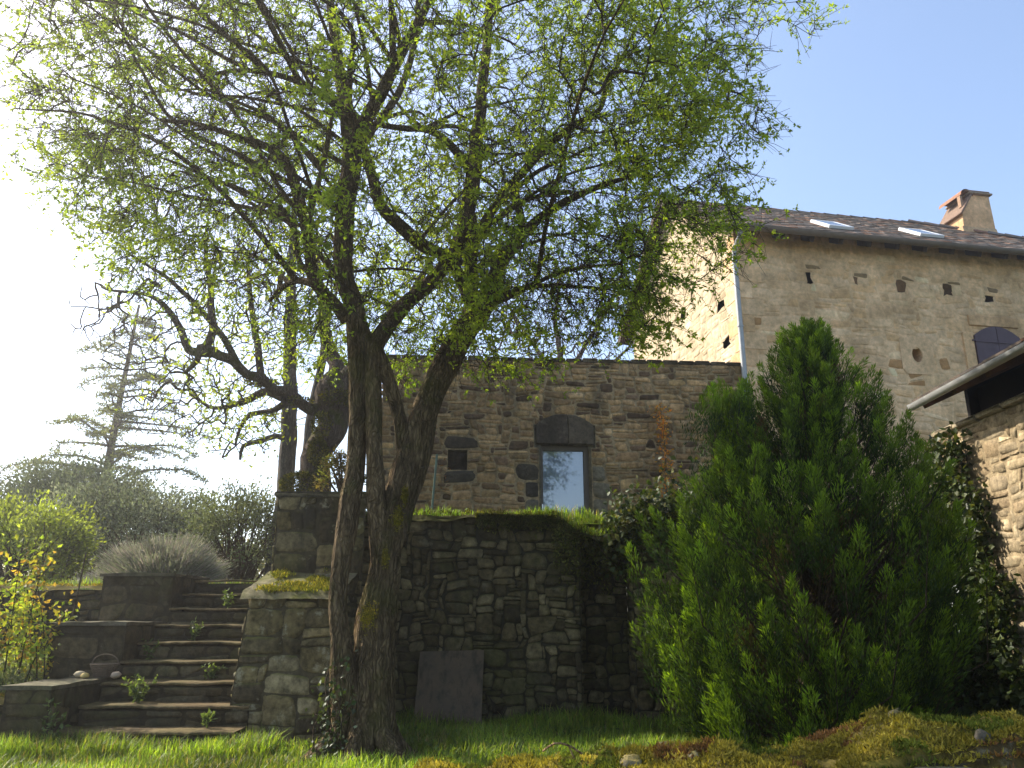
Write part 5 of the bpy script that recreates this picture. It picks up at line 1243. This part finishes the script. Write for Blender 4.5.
def weed(label, p, h, n, cols, seed, spread=.1):
    rg = np.random.default_rng(seed); p = np.array(p, float); o = thing('weed', label, 'weed', p, 'weeds growing on the steps'); st, fo = MB(), MB()
    for k in range(max(3, n // 14)):
        e = p + (rg.normal(0, spread), rg.normal(0, spread * .6), h * rg.uniform(.6, 1)); pth = smooth_path([p, (p + e) / 2 + (0, 0, .03), e], .03); tube(st, pth, .002, 4, (.06, .08, .03), cap=False)
        m = 16; i = rg.integers(len(pth) // 4, len(pth), m); leaves(fo, pth[i] + rg.normal(0, .012, (m, 3)), rg.normal(0, .9, (m, 3)) + (0, 0, .3), rg.uniform(.03, .065, m), rg.uniform(.016, .03, m), palette(rg, m, cols), rg)
    st.build('stem', M['grass'], o, smooth=True); fo.build('foliage', M['grass'], o)
WG = [(.09, .13, .04), (.13, .17, .06), (.07, .10, .03)]
weed('bushy grey green weed in the middle of the second step', (-3.52, 8.05, 2 * RISE), .26, 170, WG, 1, .12)
weed('tall thin weed at the foot of the front side block', (-3.92, 7.38, .02), .42, 90, WG, 2, .06)
weed('small weed on the fifth step near its middle', (-3.50, 9.22, 5 * RISE), .22, 70, WG, 3, .06)
weed('small weed on the seventh step', (-3.38, 9.86, 7 * RISE), .2, 60, WG, 4, .05)
weed('short weed against the riser right of the bushy weed', (-3.02, 8.5, 3 * RISE), .16, 60, WG, 5, .06)
weed('weed sprouting from the fourth step beside the second side block', (-3.80, 8.85, 4 * RISE), .2, 60, WG, 6, .06)
weed('little weed at the pier end of the first step', (-2.72, 7.72, RISE), .12, 60, WG, 7, .06)

# ------------------------------------------------------------------ grass and ground cover
rg = np.random.default_rng(91)
GC = [(.17, .26, .025), (.22, .31, .035), (.13, .21, .022), (.25, .30, .06)]
def grass(name, pts, h, w, cols, seed, label=None):
    rg = np.random.default_rng(seed); n = len(pts); mb = MB(); c = palette(rg, n, cols, .2); lo = nza(pts, 1.1, 3.0 + seed)[:, None]; c = c * np.clip(.92 + .75 * lo, .4, 1.3); dead = rg.random(n) < .05 + .12 * np.clip(-lo[:, 0], 0, 1); c[dead] = np.array((.34, .27, .12)) * rg.uniform(.6, 1.1, (dead.sum(), 1)); blades(mb, pts, h, rg.uniform(.1, .8, n), w, c, rg)
    return tag(mb.build(name, M['grass']), label, None, kind='stuff')
def scatter(n, x0, x1, y0, y1, zf, clump=.0, keep=None):
    p = np.stack([rg.uniform(x0, x1, n), rg.uniform(y0, y1, n), np.zeros(n)], 1); d = nza(p, 1.6, 4.4)
    m = d > clump - .6
    if keep is not None: m &= keep(p)
    p = p[m]; p[:, 2] = [zf(x, y) for x, y, _ in p]; return p, d[m]
p, d = scatter(85000, -5.6, 5.0, 5.4, 8.95, lawn_z, 0, lambda p: ~((p[:, 0] > -4.5) & (p[:, 0] < -1.7) & (p[:, 1] > 7.52)) & ~((p[:, 0] < -4.4) & (p[:, 1] > 7.8)))
grass('lawn_grass', p, rg.uniform(.05, .15, len(p)) * (1 + .6 * d), rg.uniform(.0025, .005, len(p)), GC, 1, 'bright fresh lawn grass')
p, d = scatter(5200, -4.3, -2.0, 7.0, 7.46, lawn_z, .1); grass('tall_grass', p, rg.uniform(.10, .24, len(p)) * (1 + .6 * d), rg.uniform(.003, .0055, len(p)), GC, 11, 'taller grass tufts at the foot of the steps and pier')
p, d = scatter(7000, -1.6, 4.4, 8.3, 8.93, lawn_z, .05); grass('tall_grass', p, rg.uniform(.08, .22, len(p)) * (1 + .6 * d), rg.uniform(.003, .0055, len(p)), GC, 13, 'taller grass along the foot of the retaining wall')
p, d = scatter(2600, -4.4, 4.6, 6.9, 8.9, lawn_z, .7, lambda p: ~((p[:, 0] > -4.5) & (p[:, 0] < -1.7) & (p[:, 1] > 7.5)))
mb = MB(); k = np.repeat(np.arange(len(p)), 9); q = p[k] + rg.normal(0, .05, (len(k), 3)) * (1, 1, .3) + (0, 0, .05); leaves(mb, q, rg.normal(0, .8, (len(k), 3)) + (0, 0, .3), rg.uniform(.025, .06, len(k)), rg.uniform(.015, .03, len(k)), palette(rg, len(k), [(.09, .15, .03), (.13, .19, .05), (.07, .11, .03)]), rg)
tag(mb.build('lawn_weeds', M['grass']), 'broad leaved low weeds in the lawn', None, kind='stuff')
p, d = scatter(16000, -1.75, 4.6, 9.15, 10.6, lambda x, y: max(terrace_z(x, y), rtop(x) - .0) if y < 9.9 else terrace_z(x, y), .25)
grass('terrace_grass', p, rg.uniform(.04, .12, len(p)) * (1 + .8 * d), rg.uniform(.003, .005, len(p)), GC, 2, 'grass along the terrace edge')
p, d = scatter(9000, -1.75, 4.5, RY - .06, 9.7, lambda x, y: rtop(x) + .02, .3); grass('ledge_grass', p, rg.uniform(.04, .12, len(p)) * (1 + .9 * d), rg.uniform(.003, .005, len(p)), GC[:3] + [(.12, .16, .025)], 12, 'grass and moss on the ledge of the retaining wall')
p, d = scatter(9000, -1.75, 4.3, 10.6, 13.6, terrace_z, .2); grass('terrace_grass', p, rg.uniform(.05, .14, len(p)), rg.uniform(.003, .006, len(p)), GC, 3, 'grass of the terrace')
p, d = scatter(14000, -9, -4.6, 8.3, 10.3, bed_z, .1); grass('bed_grass', p, rg.uniform(.05, .14, len(p)), rg.uniform(.003, .006, len(p)), GC, 4, 'grass of the flower bed')
p, d = scatter(2600, -9, -4.7, 8.25, 9.3, bed_z, .35)
mb = MB(); k = np.repeat(np.arange(len(p)), 8); q = p[k] + rg.normal(0, .06, (len(k), 3)) + (0, 0, .08); leaves(mb, q, rg.normal(0, .8, (len(k), 3)) + (0, 0, .5), rg.uniform(.03, .07, len(k)), rg.uniform(.015, .025, len(k)), palette(rg, len(k), [(.18, .20, .13), (.12, .16, .08), (.22, .24, .17)]), rg)
tag(mb.build('bed_ground_cover', M['leaf']), 'silvery ground cover of the flower bed', None, kind='stuff')
p, d = scatter(16000, -10, -2.6, 10.8, 16, upper_z, .2); grass('upper_grass', p, rg.uniform(.05, .16, len(p)), rg.uniform(.004, .007, len(p)), GC, 5, 'rough grass of the upper garden')

# ------------------------------------------------------------------ haze box added to imitate lens glare
mb = MB(); mb.box((0, 21, 6.0), (110, 62, 16.0))
hz = bpy.data.materials.new('haze'); hz.use_nodes = True; ht = hz.node_tree; ht.nodes.remove(ht.nodes['Principled BSDF'])
pv = ht.nodes.new('ShaderNodeVolumePrincipled'); pv.inputs['Color'].default_value = (1, .97, .92, 1); pv.inputs['Density'].default_value = .0024; pv.inputs['Anisotropy'].default_value = .72
ht.links.new(pv.outputs[0], ht.nodes['Material Output'].inputs['Volume'])
tag(mb.build('haze', hz), 'thin bright haze added to imitate lens glare in the backlight', None, kind='stuff')
